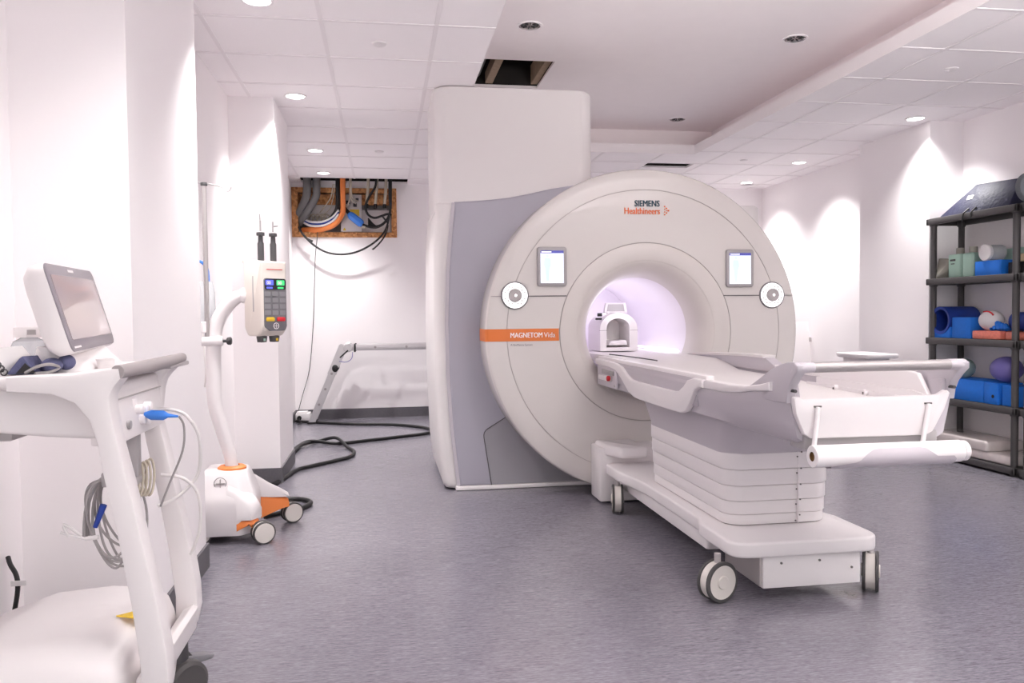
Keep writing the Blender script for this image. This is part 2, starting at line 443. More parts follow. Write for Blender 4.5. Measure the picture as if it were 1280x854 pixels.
# dark plenum boxes above the openings
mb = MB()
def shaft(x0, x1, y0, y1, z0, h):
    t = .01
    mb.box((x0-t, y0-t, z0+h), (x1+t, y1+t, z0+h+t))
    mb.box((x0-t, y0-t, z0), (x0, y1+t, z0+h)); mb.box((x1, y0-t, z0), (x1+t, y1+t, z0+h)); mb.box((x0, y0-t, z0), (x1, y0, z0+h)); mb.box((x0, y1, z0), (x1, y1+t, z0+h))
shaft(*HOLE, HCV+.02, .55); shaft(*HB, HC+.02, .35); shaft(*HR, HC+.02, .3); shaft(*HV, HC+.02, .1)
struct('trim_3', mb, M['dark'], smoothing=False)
# recess behind the back wall opening
mb = MB()
mb.box((OX0, YB+.24, OZ0), (OX1, YB+.26, OZ1)); mb.box((OX0-.01, YB+.12, OZ0-.01), (OX1+.01, YB+.26, OZ0)); mb.box((OX0-.01, YB+.12, OZ1), (OX1+.01, YB+.26, OZ1+.01)); mb.box((OX0-.01, YB+.12, OZ0), (OX0, YB+.26, OZ1)); mb.box((OX1, YB+.12, OZ0), (OX1+.01, YB+.26, OZ1))
struct('trim_4', mb, M['backplate'], smoothing=False)
# joists and duct inside the ceiling hole
mb = MB(); Mj = Matrix.Translation((1.0, 6.0, 3.2)) @ Matrix.Rotation(R(0), 4, 'Y'); 
mb.box((.84, 5.81, 3.075), (.90, 6.49, 3.16)); o = solo('ceiling_joist', mb, M['timber'], 'pale rough joist crossing the middle of the dark ceiling hole', 'joist', (.87, 6.15, 3.075))
mb = MB(); mb.box((1.215, 5.81, 3.08), (1.267, 6.49, 3.23)); solo('ceiling_joist', mb, M['timber'], 'rough brown joist along the right edge of the ceiling hole', 'joist', (1.24, 6.15, 3.08))
mb = MB(); mb.tube([(.765, 5.81, 3.16), (.765, 6.49, 3.16)], .04, 16); solo('ceiling_duct', mb, M['hose'], 'grey pipe at the left inside the dark ceiling hole', 'pipe', (.765, 6.15, 3.12))
# ------------------------------------------------------------ MRI scanner
GX, GZ, GY, GR = 1.715, 1.077, 5.08, 1.073
scan = thing('mri_scanner', 'huge white and grey ring-shaped MRI scanner in the middle of the room', 'MRI scanner', (GX, 5.8, 0))
# body: white side covers with a waisted grey front panel
def left_x(z, tab):
    for (z0, x0), (z1, x1) in zip(tab, tab[1:]):
        if z0 <= z <= z1: return x0+(x1-x0)*(z-z0)/(z1-z0)
    return tab[-1][1] if z > tab[-1][0] else tab[0][1]
core = [(0, .40), (.06, .385), (.25, .362), (.7, .345), (1.16, .338), (1.65, .345), (1.95, .36)]
rings = []
for z in (0.012, .03, .06, .15, .25, .45, .7, .95, 1.16, 1.4, 1.65, 1.85, 1.955, 1.97):
    x0 = left_x(z, core); ins = .012 if z in (0.012, 1.97) else 0
    yb = 6.68-.10*max(0, (z-1.4)/.57)**2-.10*max(0, (.2-z)/.2)**2
    rings.append([(x, y, z) for x, y in rrect(x0+ins, 2*GX-x0-.36-ins, 5.455+ins, yb-ins, .07, 6)])
mb = MB(); mb.loft(rings)
sc_ = mb.obj('side_cover', M['shell2'], scan); hole = MB(); hole.disc((GX, 5.0, GZ), .455, 'y', 64, h=2.2); cut(sc_, hole)
gl = [(0, .50), (.2, .478), (.45, .452), (.8, .432), (1.16, .428), (1.5, .44), (1.75, .462), (1.965, .485)]
top = [(.485, 1.968), (.60, 1.975), (.72, 1.985), (.85, 2.0), (1.0, 2.03), (1.15, 2.065), (1.3, 2.09), (1.475, 2.11), (1.8, 2.10), (2.2, 1.98), (2.55, 1.7)]
out = [(left_x(z, gl), z) for z in (0.03, .2, .45, .8, 1.16, 1.5, 1.75, 1.9)] + top + [(2.68, 1.3), (2.7, .9), (2.65, .4), (2.6, .03)]
mb = MB(); mb.prism(out, 'y', 5.425, 5.51, .018, 3, caponly=True)
fp_ = mb.obj('front_panel', M['grey'], scan); hole = MB(); hole.disc((GX, 5.0, GZ), .455, 'y', 64, h=2.2); cut(fp_, hole)
# light edge where the grey panel turns back to the side
mb = MB()
mb.sweep([(left_x(z, gl)-.006, 5.452, z) for z in (.02, .2, .45, .8, 1.16, 1.5, 1.75, 1.9, 1.962)], [(-.02, -.012), (.02, -.012), (.02, .012), (-.02, .012)], up=(1, 0, 0))
mb.obj('edge_trim', M['tgrey'], scan)
# lower access panel with a dark joint
px = [(.715, .03), (.655, .37), (.69, .435), (.98, .585)]
mb = MB(); mb.tube([(x, 5.423, z) for x, z in rpoly([(.715, .032), (.66, .40), (.95, .575)], [0, .06, 0])], .0035, 6)
mb.obj('panel_joint', M['seam'], scan)
mb = MB(); mb.prism(rpoly([(.72, .034), (.667, .398), (.952, .570), (1.2, .4), (1.6, .1), (1.6, .034)], [0, .06, 0, 0, 0, 0]), 'y', 5.4235, 5.44)
mb.obj('access_panel', M['grey2'], scan)
mb = MB(); mb.box((.47, 5.415, .002), (2.6, 5.5, .030), .006)
mb.obj('plinth', M['lip'], scan)
# turret cover that rises to the ceiling
mb = MB(); mb.loft([[(x, y, z) for x, y in rrect(.352+i, 1.47-i, 5.46+i, 6.25, .11, 10)] for z, i in ((1.905, .006), (1.91, 0), (2.735, 0), (2.752, .012))])
mb.obj('turret', M['shell2'], scan)
# front drum: one turned shell; thin dark joints are part of the profile
r0 = .935; r1 = .588
def face_y(r):
    t = min(1, max(0, (r-.45)/.6)); return .005 - .006*math.sin(t*PI)
prof = [(1.052, .40), (1.068, .36), (GR, .33), (GR, .035), (1.070, .022), (1.063, .013), (1.050, .008), (1.0, .005)]
prof += [(r0+.0022, .004), (r0+.0022, .008), (r0-.0022, .008), (r0-.0022, .004), (.8, .001), (.68, .001), (r1+.0025, .002), (r1+.0025, .008), (r1-.0025, .008), (r1-.0025, .001)]
mis = []
for i in range(len(prof)-1):
    mis.append(1 if i in (8, 9, 10, 14, 15, 16) else 0)
mb = MB(); mb.lathe(prof, 144, mis=mis, axis='y', c=(GX, GY, GZ))
mb.obj('front_cover', [M['shell'], M['seam3']], scan, sharp=30)
# entrance ring, flaring into the bore
prof = [(r1-.0025, .001), (.55, -.006), (.51, -.008), (.475, -.002), (.472, -.0005), (.470, .0025), (.467, .003), (.45, .014), (.43, .034), (.41, .062), (.395, .095), (.383, .13), (.374, .18), (.370, .25)]
mb = MB(); mb.lathe(prof, 128, axis='y', c=(GX, GY, GZ)); mb.obj('entrance_ring', M['ring'], scan, sharp=60)
mb = MB(); mb.lathe([(.370, .25), (.362, .4), (.360, .8), (.360, 1.2), (.36, 1.52)], 96, axis='y', c=(GX, GY, GZ)); mb.obj('bore_tube', M['bore'], scan, sharp=60)
mb = MB(); mb.lathe([(0, 1.50), (.2, 1.50), (.362, 1.50), (.46, 1.585), (.46, 1.60), (0, 1.60)], 64, axis='y', c=(GX, GY, GZ)); mb.obj('bore_end_reflector', M['bore'], scan)  # disc added to close the bore so its far end catches the glow
mb = MB(); mb.box((GX+.27, 5.24, .935), (GX+.285, 6.1, .947), .004); mb.obj('light_strip', M['strip'], scan)
# horizontal joints left and right of the entrance ring
mb = MB()
mb.box((.895, GY-.0035, 1.3155), (GX-math.sqrt(.59**2-.24**2)-.001, GY+.01, 1.3215))
mb.obj('panel_joint', M['seam'], scan)
mb = MB()
mb.box((GX+math.sqrt(.59**2-.24**2)+.001, GY-.0035, 1.3105), (2.535, GY+.01, 1.3165))
mb.obj('panel_joint', M['seam'], scan)
mb = MB(); mb.box((GX-1.035, GY-.002, 1.3165), (.78, GY+.02, 1.3205)); mb.obj('panel_joint', M['seam2'], scan)
mb = MB(); mb.box((2.65, GY-.002, 1.3115), (GX+1.035, GY+.02, 1.3155)); mb.obj('panel_joint', M['seam2'], scan)
# orange name stripe wrapping round the rim of the drum
rows = []
pz = [1.028, 1.048, 1.068, 1.088, 1.108]
pr = [(1.0755, .30), (1.0755, .2), (1.0755, .034), (1.0722, .021), (1.0645, .011), (1.0505, .0058), (1.0, .0027), (.93, .0015), (.8, -.0012), (.68, -.0012), (.594, -.0005)]
for z in pz:
    rows.append([(GX-math.sqrt(r*r-(z-GZ)**2), GY+y, z) for r, y in pr])
mb = MB(); mb.loft(rows, closed=False, caps=False); st = mb.obj('name_stripe', M['orange'], scan)
mb = MB(); [mb.text('MAGNETOM', .047, FACE(.800+q, GY-.0030-q*.4, 1.0515), sx=.80) for q in (0, .0016)]; mb.text('Vida', .047, FACE(1.022, GY-.0030, 1.0515), sx=.92)
mb.obj('lettering', M['lettering'], st)
mb = MB(); mb.text('A BioMatrix System', .0185, FACE(.803, GY-.0018, .999), depth=.0006, sx=.97); mb.obj('lettering', M['greylet'], scan)
# maker's sign
mb = MB(); [mb.text('SIEMENS', .058, FACE(1.634+q, GY-.0026-q*.3, 1.902), depth=.0012, sx=.80) for q in (0, .0022)]; mb.obj('lettering', M['teal'], scan)
mb = MB(); [mb.text('Healthineers', .060, FACE(1.563+q, GY-.0026-q*.3, 1.852), depth=.0012, sx=.80) for q in (0, .0016)]; mb.obj('lettering', M['orlet'], scan)
for dx, dz, r in ((0, .027, .004), (0, .009, .0032), (0, -.009, .0032), (0, -.027, .004), (.013, .015, .0045), (.013, -.015, .0045), (.026, 0, .0052), (.013, 0, .003)):
    mb = MB(); mb.box((1.842+dx-r, GY-.0036, 1.876+dz-r), (1.842+dx+r, GY+.001, 1.876+dz+r)); mb.obj('emblem_dot', M['orlet'], scan)
# tablet-like displays
for side, (x0, x1, z0, z1) in enumerate(((.981, 1.174, 1.381, 1.634), (2.266, 2.459, 1.370, 1.621))):
    mb = MB(); mb.prism(rrect(x0, x1, z0, z1, .018), 'y', GY-.022, GY+.01, .006, 2, caponly=True); d = mb.obj('display', M['bezel'], scan)
    a, b, c, e = x0+.019, x1-.022, z0+.02, z1-.024
    mb = MB(); mb.box((a, GY-.0235, c), (b, GY-.02, e)); s_ = mb.obj('screen', M['screen'], d)
    mb = MB(); mb.box((a, GY-.0240, e-.017), (b, GY-.0225, e)); mb.obj('title_bar', M['screenbar'], d)
    mb = MB(); mb.box((a+.006, GY-.0243, e-.0115), (a+.072, GY-.0235, e-.006)); mb.obj('screen_text', M['glow'], d)
    # outline of a patient and lines of text on the screen
    mb = MB(); cx = a+.045; cz = (c+e)/2-.006; q = .0243
    mb.disc((cx, GY-q, cz+.075), .010, 'y', 16)
    mb.prism(rpoly([(cx-.020, cz+.062), (cx+.020, cz+.062), (cx+.024, cz+.02), (cx+.014, cz-.01), (cx+.008, cz-.085), (cx-.008, cz-.085), (cx-.014, cz-.01), (cx-.024, cz+.02)], .006), 'y', GY-q, GY-.0235)
    mb.obj('patient_figure', M['screenfig'], d)
    mb = MB()
    for k, w in enumerate((.04, .03, .052, .036, .045)):
        mb.box((b-.066, GY-q, e-.045-k*.017), (b-.066+w, GY-.0235, e-.0425-k*.017))
        mb.obj('screen_text', M['screentxt'], d); mb = MB()
    for u, v in ((a+.006, a+.07), (a+.1, b-.01)):
        mb = MB(); mb.box((u, GY-q, c+.008), (v, GY-.0235, c+.011)); mb.obj('screen_text', M['screentxt'], d)
# round control dials
for cx, cz in ((.834, 1.323), (2.597, 1.315)):
    c = (cx, GY, cz)
    mb = MB(); mb.lathe([(.090, .012), (.090, -.006), (.088, -.010), (.082, -.010), (.082, .0)], 48, axis='y', c=c); d = mb.obj('control_dial', M['greylet'], scan)
    mb = MB(); mb.lathe([(.0815, .002), (.0815, -.011), (.044, -.013), (.044, .0)], 48, axis='y', c=c); mb.obj('lit_ring', M['glow'], d)
    for k in range(20):
        t = 2*PI*k/20
        if k in (0, 5, 10, 15): continue
        rr = .060 + (.006 if k % 2 else -.004)
        Mx = Matrix.Translation((cx+rr*math.cos(t), GY-.0135, cz+rr*math.sin(t))) @ Matrix.Rotation(-t, 4, 'Y')
        mb = MB(); mb.box((-.004, -.0012, -.0055), (.004, .002, .0055), M=Mx); mb.obj('button', M['knob'], d)
    mb = MB(); mb.lathe([(.043, 0), (.043, -.024), (.039, -.028), (.012, -.030), (0, -.030)], 32, axis='y', c=c); kb = mb.obj('knob', M['knob'], d)
    mb = MB(); mb.disc((cx+.002, GY-.0315, cz), .009, 'y', 16, h=.002); mb.obj('knob_light', M['glow'], kb)
# docking block at the foot of the drum
mb = MB(); mb.box((1.33, 4.86, .012), (2.09, 5.085, .352), .012); dk = mb.obj('docking_block', M['white'], scan)
mb = MB(); mb.prism(rpoly([(1.35, 5.07), (1.36, 4.86), (1.43, 4.72), (1.60, 4.72), (1.60, 5.07)], [.02, .06, .06, .02, 0]), 'z', .305, .375, .022, 3); mb.obj('docking_cover', M['white'], dk)

# ------------------------------------------------------------ head coil in the bore
TZ = .905
hc = thing('head_coil', 'white helmet-shaped head coil standing on the table inside the scanner bore', 'head coil', (GX, 5.85, TZ+.02))
def arch(w, h, n=16):
    return [(-w, 0), (w, 0)] + [(w*math.cos(PI*k/n), h-w*.8+w*.8*math.sin(PI*k/n)) for k in range(n+1)]
bm = MB(); oo = arch(.145, .285); ii = arch(.088, .215)
oo = [(GX+x, TZ+.018+z) for x, z in oo]; ii = [(GX-.005+x, TZ+.045+z) for x, z in ii]
n = len(oo)
R0 = [(x, 5.72, z) for x, z in oo]; R1 = [(x, 6.05, z) for x, z in oo]
I0 = [(x, 5.715, z) for x, z in ii]; I1 = [(x, 5.97, z) for x, z in ii]
bm.loft([I1, I0, [(GX+(x-GX)*.985, 5.712, TZ+.02+(z-TZ-.02)*.985) for x, _, z in R0], [(x, 5.725, z) for x, _, z in R0], R1], caps=True)
bm.obj('coil_shell', M['shell2'], hc, sharp=30)
for a, b in ((-.146, -.09), (.085, .146)):
    bm = MB(); bm.box((GX+a, 5.7115, TZ+.170), (GX+b, 5.73, TZ+.173)); bm.obj('seam', M['seam2'], hc)
bm = MB(); bm.prism([(GX-.08, TZ+.06), (GX+.07, TZ+.06), (GX+.06, TZ+.10), (GX-.06, TZ+.09)], 'y', 5.72, 5.95, .01); bm.obj('head_cushion', M['white2'], hc)
mr = MB(); mr.prism([(GX-.098, TZ+.30), (GX+.082, TZ+.30), (GX+.07, TZ+.375), (GX-.085, TZ+.375)], 'y', 5.76, 5.80, .006); mi_ = mr.obj('mirror_frame', M['white'], hc)
mr = MB(); mr.prism([(GX-.078, TZ+.312), (GX+.058, TZ+.312), (GX+.05, TZ+.365), (GX-.068, TZ+.365)], 'y', 5.757, 5.765); mr.obj('mirror', M['bezel'], mi_)
mr = MB(); mr.tube([(GX-.07, 5.78, TZ+.30), (GX-.075, 5.78, TZ+.27)], .008, 8); mr.tube([(GX+.06, 5.78, TZ+.30), (GX+.06, 5.78, TZ+.27)], .008, 8); mr.obj('mirror_bracket', M['white'], mi_)
mr = MB(); mr.box((GX-.165, 5.74, TZ+.25), (GX-.12, 5.77, TZ+.265), .004); mr.box((GX-.15, 5.74, TZ+.275), (GX-.118, 5.77, TZ+.30), .004); mr.obj('latch', M['black'], hc)
# ------------------------------------------------------------ patient table
TX = 1.712
tab = thing('patient_table', 'long wheeled patient table docked to the scanner, white base and grey top cover', 'patient table', (TX, 3.9, 0))
S = lambda pts: [(TX+x, y) for x, y in pts]
# floor base: wide foot ends joined by a slim middle
half = [(.33, 3.02, .09), (.33, 3.38, .05), (.302, 3.46, .05), (.302, 4.22, .25), (.34, 4.48, .2), (.355, 4.60, .1), (.355, 4.845, .05)]
poly = [(x, y) for x, y, r in half]+[(-x, y) for x, y, r in half[::-1]]
rad = [r for *_, r in half]; rad = rad+rad[::-1]
foot = rpoly(S(poly), rad, 6)
mb = MB(); mb.prism(foot, 'z', .198, .262, .012, 3); base = mb.obj('base', M['white'], tab)
mb = MB(); mb.prism(rpoly(S([(-.285, 4.84), (-.285, 3.40), (.285, 3.40), (.285, 4.84)]), .02), 'z', .128, .199, .004); mb.obj('side_skirt', M['white'], base)
mb = MB(); mb.box((TX-.19, 3.05, .062), (TX+.245, 3.39, .199), .004); ub = mb.obj('under_box', M['white'], base)
mb = MB(); mb.box((TX-.2, 3.06, .068), (TX-.188, 3.4, .19), 0.002); mb.obj('vent_grille', M['knob'], ub)
for x, z in ((-.11, .165), (.06, .168), (.205, .13)):
    mb = MB(); mb.disc((TX+x, 3.046, z), .005, 'y', 12, h=.005); mb.obj('screw', M['seam'], ub)
# bellows: five stacked telescopic covers
zs = [.266, .312, .372, .440, .512, .585]
mb = MB()
for k in range(5):
    w = .242+.0035*k; y0 = 3.275-.004*k; y1 = 4.30+.004*k
    mb.prism(S(rrect(-w, w, y0, y1, .085, 8)), 'z', zs[k]+.001, zs[k+1]-.001, .004, 2, caponly=True)
mb.prism(S(rrect(-.234, .234, 3.283, 4.292, .08, 8)), 'z', .255, .60, mi=1)
bel = mb.obj('bellows', [M['white'], M['seam2']], tab)
for k in range(5):
    for s_ in (-1, 1):
        mb = MB(); mb.disc((TX+.085+.010*s_, 3.272-.004*k, zs[k+1]-.012+.010*s_ if k else zs[k]+.022+.012*s_), .0035, 'y', 8, h=.004); mb.obj('rivet', M['seam'], bel)
mb = MB(); mb.box((TX+.0795, 3.2575, .27), (TX+.0808, 3.30, .585)); mb.obj('seam', M['lip'], bel)
# grey collar between bellows and top
mb = MB(); mb.loft([[(x, y, z) for x, y in S(rrect(-w, w, y0, y1, r, 8))] for w, y0, y1, r, z in ((.255, 3.262, 4.315, .09, .580), (.256, 3.26, 4.32, .09, .60), (.27, 3.2, 4.38, .09, .70), (.30, 3.1, 4.5, .09, .75))])
mb.obj('collar', M['tgrey'], tab)
# top cover: grey trough along the whole table
def hull_sec(y, w, zt, wb, zb, wi, zi, t=.035):
    rr = .05
    q = [(-w, zt), (-w+.004, zt-.06), (-(w*.55+wb*.45), zb+.07), (-wb-.012, zb+.018), (-wb+.02, zb), (wb-.02, zb), (wb+.012, zb+.018), ((w*.55+wb*.45), zb+.07), (w-.004, zt-.06), (w, zt), (w-.006, zt+.006), (w-t, zt+.006), (wi, zi+.02), (wi-.03, zi), (-wi+.03, zi), (-wi, zi+.02), (-w+t, zt+.006), (-w+.006, zt+.006)]
    return [(TX+x, y, z) for x, z in q]
secs = [(5.06, .332, .888, .31, .728, .285, .80), (4.7, .334, .888, .31, .728, .285, .80), (4.3, .335, .888, .31, .728, .285, .80), (3.6, .335, .888, .31, .730, .285, .80), (3.2, .335, .888, .305, .730, .285, .80), (3.0, .334, .896, .295, .728, .285, .80), (2.85, .332, .912, .282, .730, .28, .80), (2.72, .329, .93, .28, .728, .275, .80), (2.64, .324, .945, .278, .730, .27, .81), (2.605, .316, .945, .272, .738, .265, .82)]
mb = MB(); mb.loft([hull_sec(*s_) for s_ in secs]); top = mb.obj('top_cover', M['tgrey'], tab, sharp=50)
# head-end side cheeks with switch and small sign
mb = MB(); mb.box((TX-.345, 4.62, .742), (TX-.325, 5.05, .888), .01); ck = mb.obj('side_cheek', M['lilac'], tab)
mb = MB(); mb.box((TX-.352, 4.66, .822), (TX-.34, 4.92, .852), .005); mb.obj('release_recess', M['bezel'], ck)
mb = MB(); mb.prism(rrect(4.71, 4.95, .785, .815, .012), 'x', TX-.365, TX-.34, .005); lev = mb.obj('release_lever', M['white'], ck)
mb = MB(); mb.disc((TX-.375, 4.715, .805), .017, 'x', 16, h=.02, bev=.004); mb.obj('release_button', M['red'], lev)
mb = MB(); mb.box((TX-.3462, 4.635, .758), (TX-.34, 4.665, .768)); mb.obj('small_label', M['knob'], ck)
# white rails with the dipped arm-support, both sides
def rail(sx):
    upper = [(5.07, .908), (4.76, .908), (4.60, .902), (4.50, .888), (4.40, .850), (4.32, .830), (4.22, .826), (3.66, .826), (3.58, .834), (3.52, .860), (3.47, .893), (3.40, .908), (3.30, .908)]
    lower = [(3.30, .872), (3.335, .872), (3.38, .855), (3.44, .79), (3.49, .748), (3.55, .733), (3.64, .731), (4.16, .731), (4.26, .735), (4.36, .755), (4.50, .82), (4.62, .862), (4.76, .872), (5.07, .872)]
    p = upper+lower
    a, b = TX+sx*.322, TX+sx*.352
    mb = MB(); mb.prism(p, 'x', min(a, b), max(a, b), .007, 3, caponly=True)
    o = mb.obj('arm_support', M['white'], tab, sharp=45)
    # end rail sweeping up to the grab handle
    up2 = [(3.295, .908), (3.05, .910), (2.9, .916), (2.78, .932), (2.70, .948)]
    lo2 = [(2.70, .915), (2.80, .905), (2.88, .897), (2.96, .884), (3.05, .876), (3.15, .872), (3.295, .872)]
    mb = MB(); mb.prism(up2+lo2, 'x', min(TX+sx*.296, TX+sx*.342), max(TX+sx*.296, TX+sx*.342), .006, 3, caponly=True)
    mb.obj('end_rail', M['white'], tab, sharp=45)
    mb = MB(); mb.box((min(TX+sx*.29, TX+sx*.331), 3.3, .895), (max(TX+sx*.29, TX+sx*.331), 5.07, .925), .006); mb.obj('deck_rail', M['white'], tab)
rail(-1); rail(1)
# grey inner cheek seen above the dip
for sx in (-1, 1):
    a, b = sorted((TX+sx*.255, TX+sx*.296))
    mb = MB(); mb.prism([(2.64, .83), (2.64, .885), (2.74, .900), (3.42, .900), (3.42, .83)], 'x', a, b, .004); mb.obj('well_ledge', M['white'], tab)
    a, b = sorted((TX+sx*.30, TX+sx*.334))
    mb = MB(); mb.box((a, 3.4, .78), (b, 4.7, .906), .004); mb.obj('inner_cheek', M['tgrey'], tab)
# table board: flat at the head end, dished towards the foot end
def board(y, w, ze, zc_):
    n = 10; up = [(-w+2*w*k/n, zc_+(ze-zc_)*abs(2*k/n-1)**2.2) for k in range(n+1)]
    return [(TX+x, y, z) for x, z in up]+[(TX+w, y, ze-.03), (TX-w, y, ze-.03-.02)]
mb = MB(); mb.loft([board(6.45, .27, .922, .912), board(5.1, .29, .927, .918), board(4.62, .285, .925, .915), board(4.45, .284, .905, .895), board(4.3, .284, .875, .866), board(3.6, .28, .868, .860), board(3.42, .262, .862, .850), board(2.66, .255, .848, .845)])
mb.obj('table_board', M['shell2'], tab)
mb = MB(); mb.tube([(TX-.24, 5.12, .9315), (TX-.18, 4.8, .928), (TX-.15, 4.6, .925), (TX-.13, 4.5, .921)], .004, 6, sub=4); mb.obj('guide_groove', M['seam'], tab)
# raised side guard on the far edge
mb = MB(); mb.prism([(5.06, .885), (5.06, .925), (4.75, .942), (4.2, .958), (3.98, .958), (3.86, .915), (3.86, .885)], 'x', TX+.285, TX+.345, .008, 2, caponly=True); mb.obj('side_guard', M['tgrey'], tab)
mb = MB(); mb.sweep([(TX+.315, y, z) for y, z in ((5.06, .928), (4.75, .945), (4.2, .961), (3.99, .961))], [(-.036, -.006), (.036, -.006), (.036, .008), (-.036, .008)]); mb.obj('guard_cap', M['shell2'], tab)
# foot end: white inner well, far wall, end panel
mb = MB()
mb.prism([(2.66, .80), (2.66, .885), (2.72, .965), (2.80, .972), (3.4, .925), (3.4, .80)], 'x', TX+.262, TX+.282, .006); iw = mb.obj('inner_wall', M['white'], tab)
mb = MB(); mb.box((TX+.25, 2.68, .845), (TX+.262, 3.5, .872), .003); mb.obj('fixing_strip', M['white'], iw)
for y in (3.24, 3.02):
    mb = MB(); mb.disc((TX+.235, y, .862), .016, 'x', 20, h=.02, bev=.003); bo = mb.obj('bolt', M['white'], iw)
    mb = MB(); mb.disc((TX+.233, y, .862), .005, 'x', 10, h=.02); mb.obj('bolt_hole', M['seam'], bo)
endp = rpoly([(-.312, .905), (-.304, .845), (-.272, .772), (-.25, .757), (.195, .754), (.222, .767), (.268, .845), (.290, .905), (.278, .915), (.245, .898), (-.27, .893), (-.29, .903)], .012, 3)
mb = MB(); mb.prism([(TX+x, z) for x, z in endp], 'y', 2.575, 2.605, .006, 2, caponly=True); ep = mb.obj('end_panel', M['white'], tab)
mb = MB(); mb.box((TX-.265, 2.592, .712), (TX+.255, 2.70, .772), .012); mb.obj('end_sill', M['bezel'], tab)
mb = MB(); mb.box((TX-.26, 2.61, .83), (TX+.26, 2.64, .882), .004); we = mb.obj('well_edge', M['white'], tab)
mb = MB(); mb.box((TX-.262, 2.606, .8825), (TX-.205, 2.635, .886), .001); mb.obj('well_slot', M['black'], we)
# grab handle: grey arms and a metal bar
pth = [(-.322, 2.80, .935), (-.315, 2.70, .958), (-.300, 2.60, .992), (-.285, 2.55, 1.008), (-.262, 2.525, 1.014)]
for sx in (-1, 1):
    gus = [(2.95, .900), (2.87, .925), (2.80, .955), (2.72, .99), (2.65, 1.014), (2.60, 1.024), (2.55, 1.027), (2.528, 1.016), (2.528, .995), (2.555, .972), (2.58, .945), (2.595, .915), (2.602, .880), (2.70, .875), (2.85, .880)]
    a, b = sorted((TX+sx*.292, TX+sx*.328))
    mb = MB(); mb.prism(gus, 'x', a, b, .005, 2, caponly=True)
    ga = mb.obj('handle_arm', M['tgrey'], tab, sharp=50)
    mb = MB(); mb.disc((TX+sx*.305-.006, 2.566, .925), .006, 'y', 10, h=.03); mb.obj('screw', M['charcoal'], ga)
    mb = MB(); mb.tube([(TX+sx*.312, 2.57, .985), (TX+sx*.308, 2.55, 1.003), (TX+sx*.292, 2.545, 1.008), (TX+sx*.255, 2.545, 1.008)], [.017, .0195, .0195, .018], 14, sub=4); mb.obj('corner_grip', M['tgrey'], ga)
mb = MB(); mb.tube([(TX-.258, 2.545, 1.008), (TX+.258, 2.545, 1.008)], .0185, 18); mb.obj('grab_bar', M['steel'], tab)
# bracket arms carrying the paper roll
for x0, x1 in ((-.225, -.25), (.20, .165)):
    mb = MB(); mb.tube([(TX+x0, 2.571, .865), (TX+x0-.004, 2.566, .85), (TX+(x0+x1)/2, 2.56, .80), (TX+x1, 2.553, .735)], .0085, 10, sub=3); br = mb.obj('roll_bracket', M['white'], tab)
    mb = MB(); mb.box((TX+x0-.014, 2.570, .866), (TX+x0+.014, 2.577, .872), .001); mb.obj('bracket_slot', M['seam'], br)
# paper roll in its holder
rl = thing('paper_roll', 'white couch paper roll hanging under the foot end of the table', 'paper roll', (TX, 2.545, .70))
cy, cz, rr = 2.545, .700, .0385
mb = MB(); mb.lathe([(.0165, -.262), (rr-.002, -.262), (rr, -.260), (rr, .30), (rr-.002, .302), (.0165, .302)], 32, axis='x', c=(TX, cy, cz)); mb.obj('paper', M['paper'], rl)
mb = MB(); mb.lathe([(.0165, -.262), (.0165, .302), (.012, .302), (.012, -.258), (0, -.25)], 20, axis='x', c=(TX, cy, cz)); mb.obj('cardboard_core', M['brown'], rl)
mb = MB()   # curved holder tray with a cut-out edge around the lower front
rows = []
for k in range(15):
    t = k/14; a = R(-250+t*250-20)
    x_ = None
    rows.append(a)
def trayrow(x, hi):
    return [(TX+x, cy+(rr+.006)*math.cos(a), cz+(rr+.006)*math.sin(a)) for a in [R(200+(hi-200)*0)] ] if False else [(TX+x, cy-(rr+.006)*math.cos(R(b)), cz+(rr+.006)*math.sin(R(b))) for b in [-140+(hi+140)*k/10 for k in range(11)]]
xs = [(-.205, -45), (-.17, -35), (-.12, -25), (-.105, -15), (-.075, 18), (-.055, 32), (-.03, 36), (.12, 36), (.145, 30), (.165, 10), (.185, -8), (.25, -10), (.262, -25)]
mb.loft([trayrow(x, h) for x, h in xs], closed=False, caps=False)
mb.obj('roll_tray', M['lilac'], tab)
mb = MB(); mb.lathe([(0, .302), (.030, .302), (.036, .306), (.036, .322), (.030, .328), (0, .328)], 24, axis='x', c=(TX, cy, cz)); mb.obj('roll_end_cap', M['white'], tab)
# casters
def caster(x, y, yaw, s_):
    Rm = Matrix.Translation((x, y, 0)) @ Matrix.Rotation(yaw, 4, 'Z')
    mb = MB(); mb.lathe([(.085, -.012), (.085, .012), (.078, .012)], 40, axis='x', c=(-.030, 0, .085), M=Rm)
    mb = MB(); mb.disc((-.032, 0, .085), .078, 'x', 40, h=.064, bev=.004, M=Rm); c = mb.obj('caster', M['hub'], tab)
    for x0 in (-.033, .019):
        mb = MB(); mb.lathe([(.070, x0), (.082, x0), (.085, x0+.003), (.085, x0+.011), (.082, x0+.014), (.070, x0+.014)], 40, axis='x', c=(0, 0, .085), M=Rm); mb.obj('tire', M['tire'], c)
    mb = MB(); mb.disc((.030, 0, .085), .028, 'x', 24, h=.008, bev=.003, M=Rm); mb.disc((-.038, 0, .085), .028, 'x', 24, h=.008, bev=.003, M=Rm); mb.obj('hub_cap', M['hub'], c)
    mb = MB(); mb.tube([(0, 0, .155), (0, 0, .20)], .014, 12, M=Rm); mb.obj('swivel_pin', M['knob'], c)
caster(1.355, 3.12, R(-70), 1); caster(2.05, 3.12, R(-34), 1); caster(1.375, 4.63, R(-14), 1); caster(2.04, 4.63, R(-10), 1)
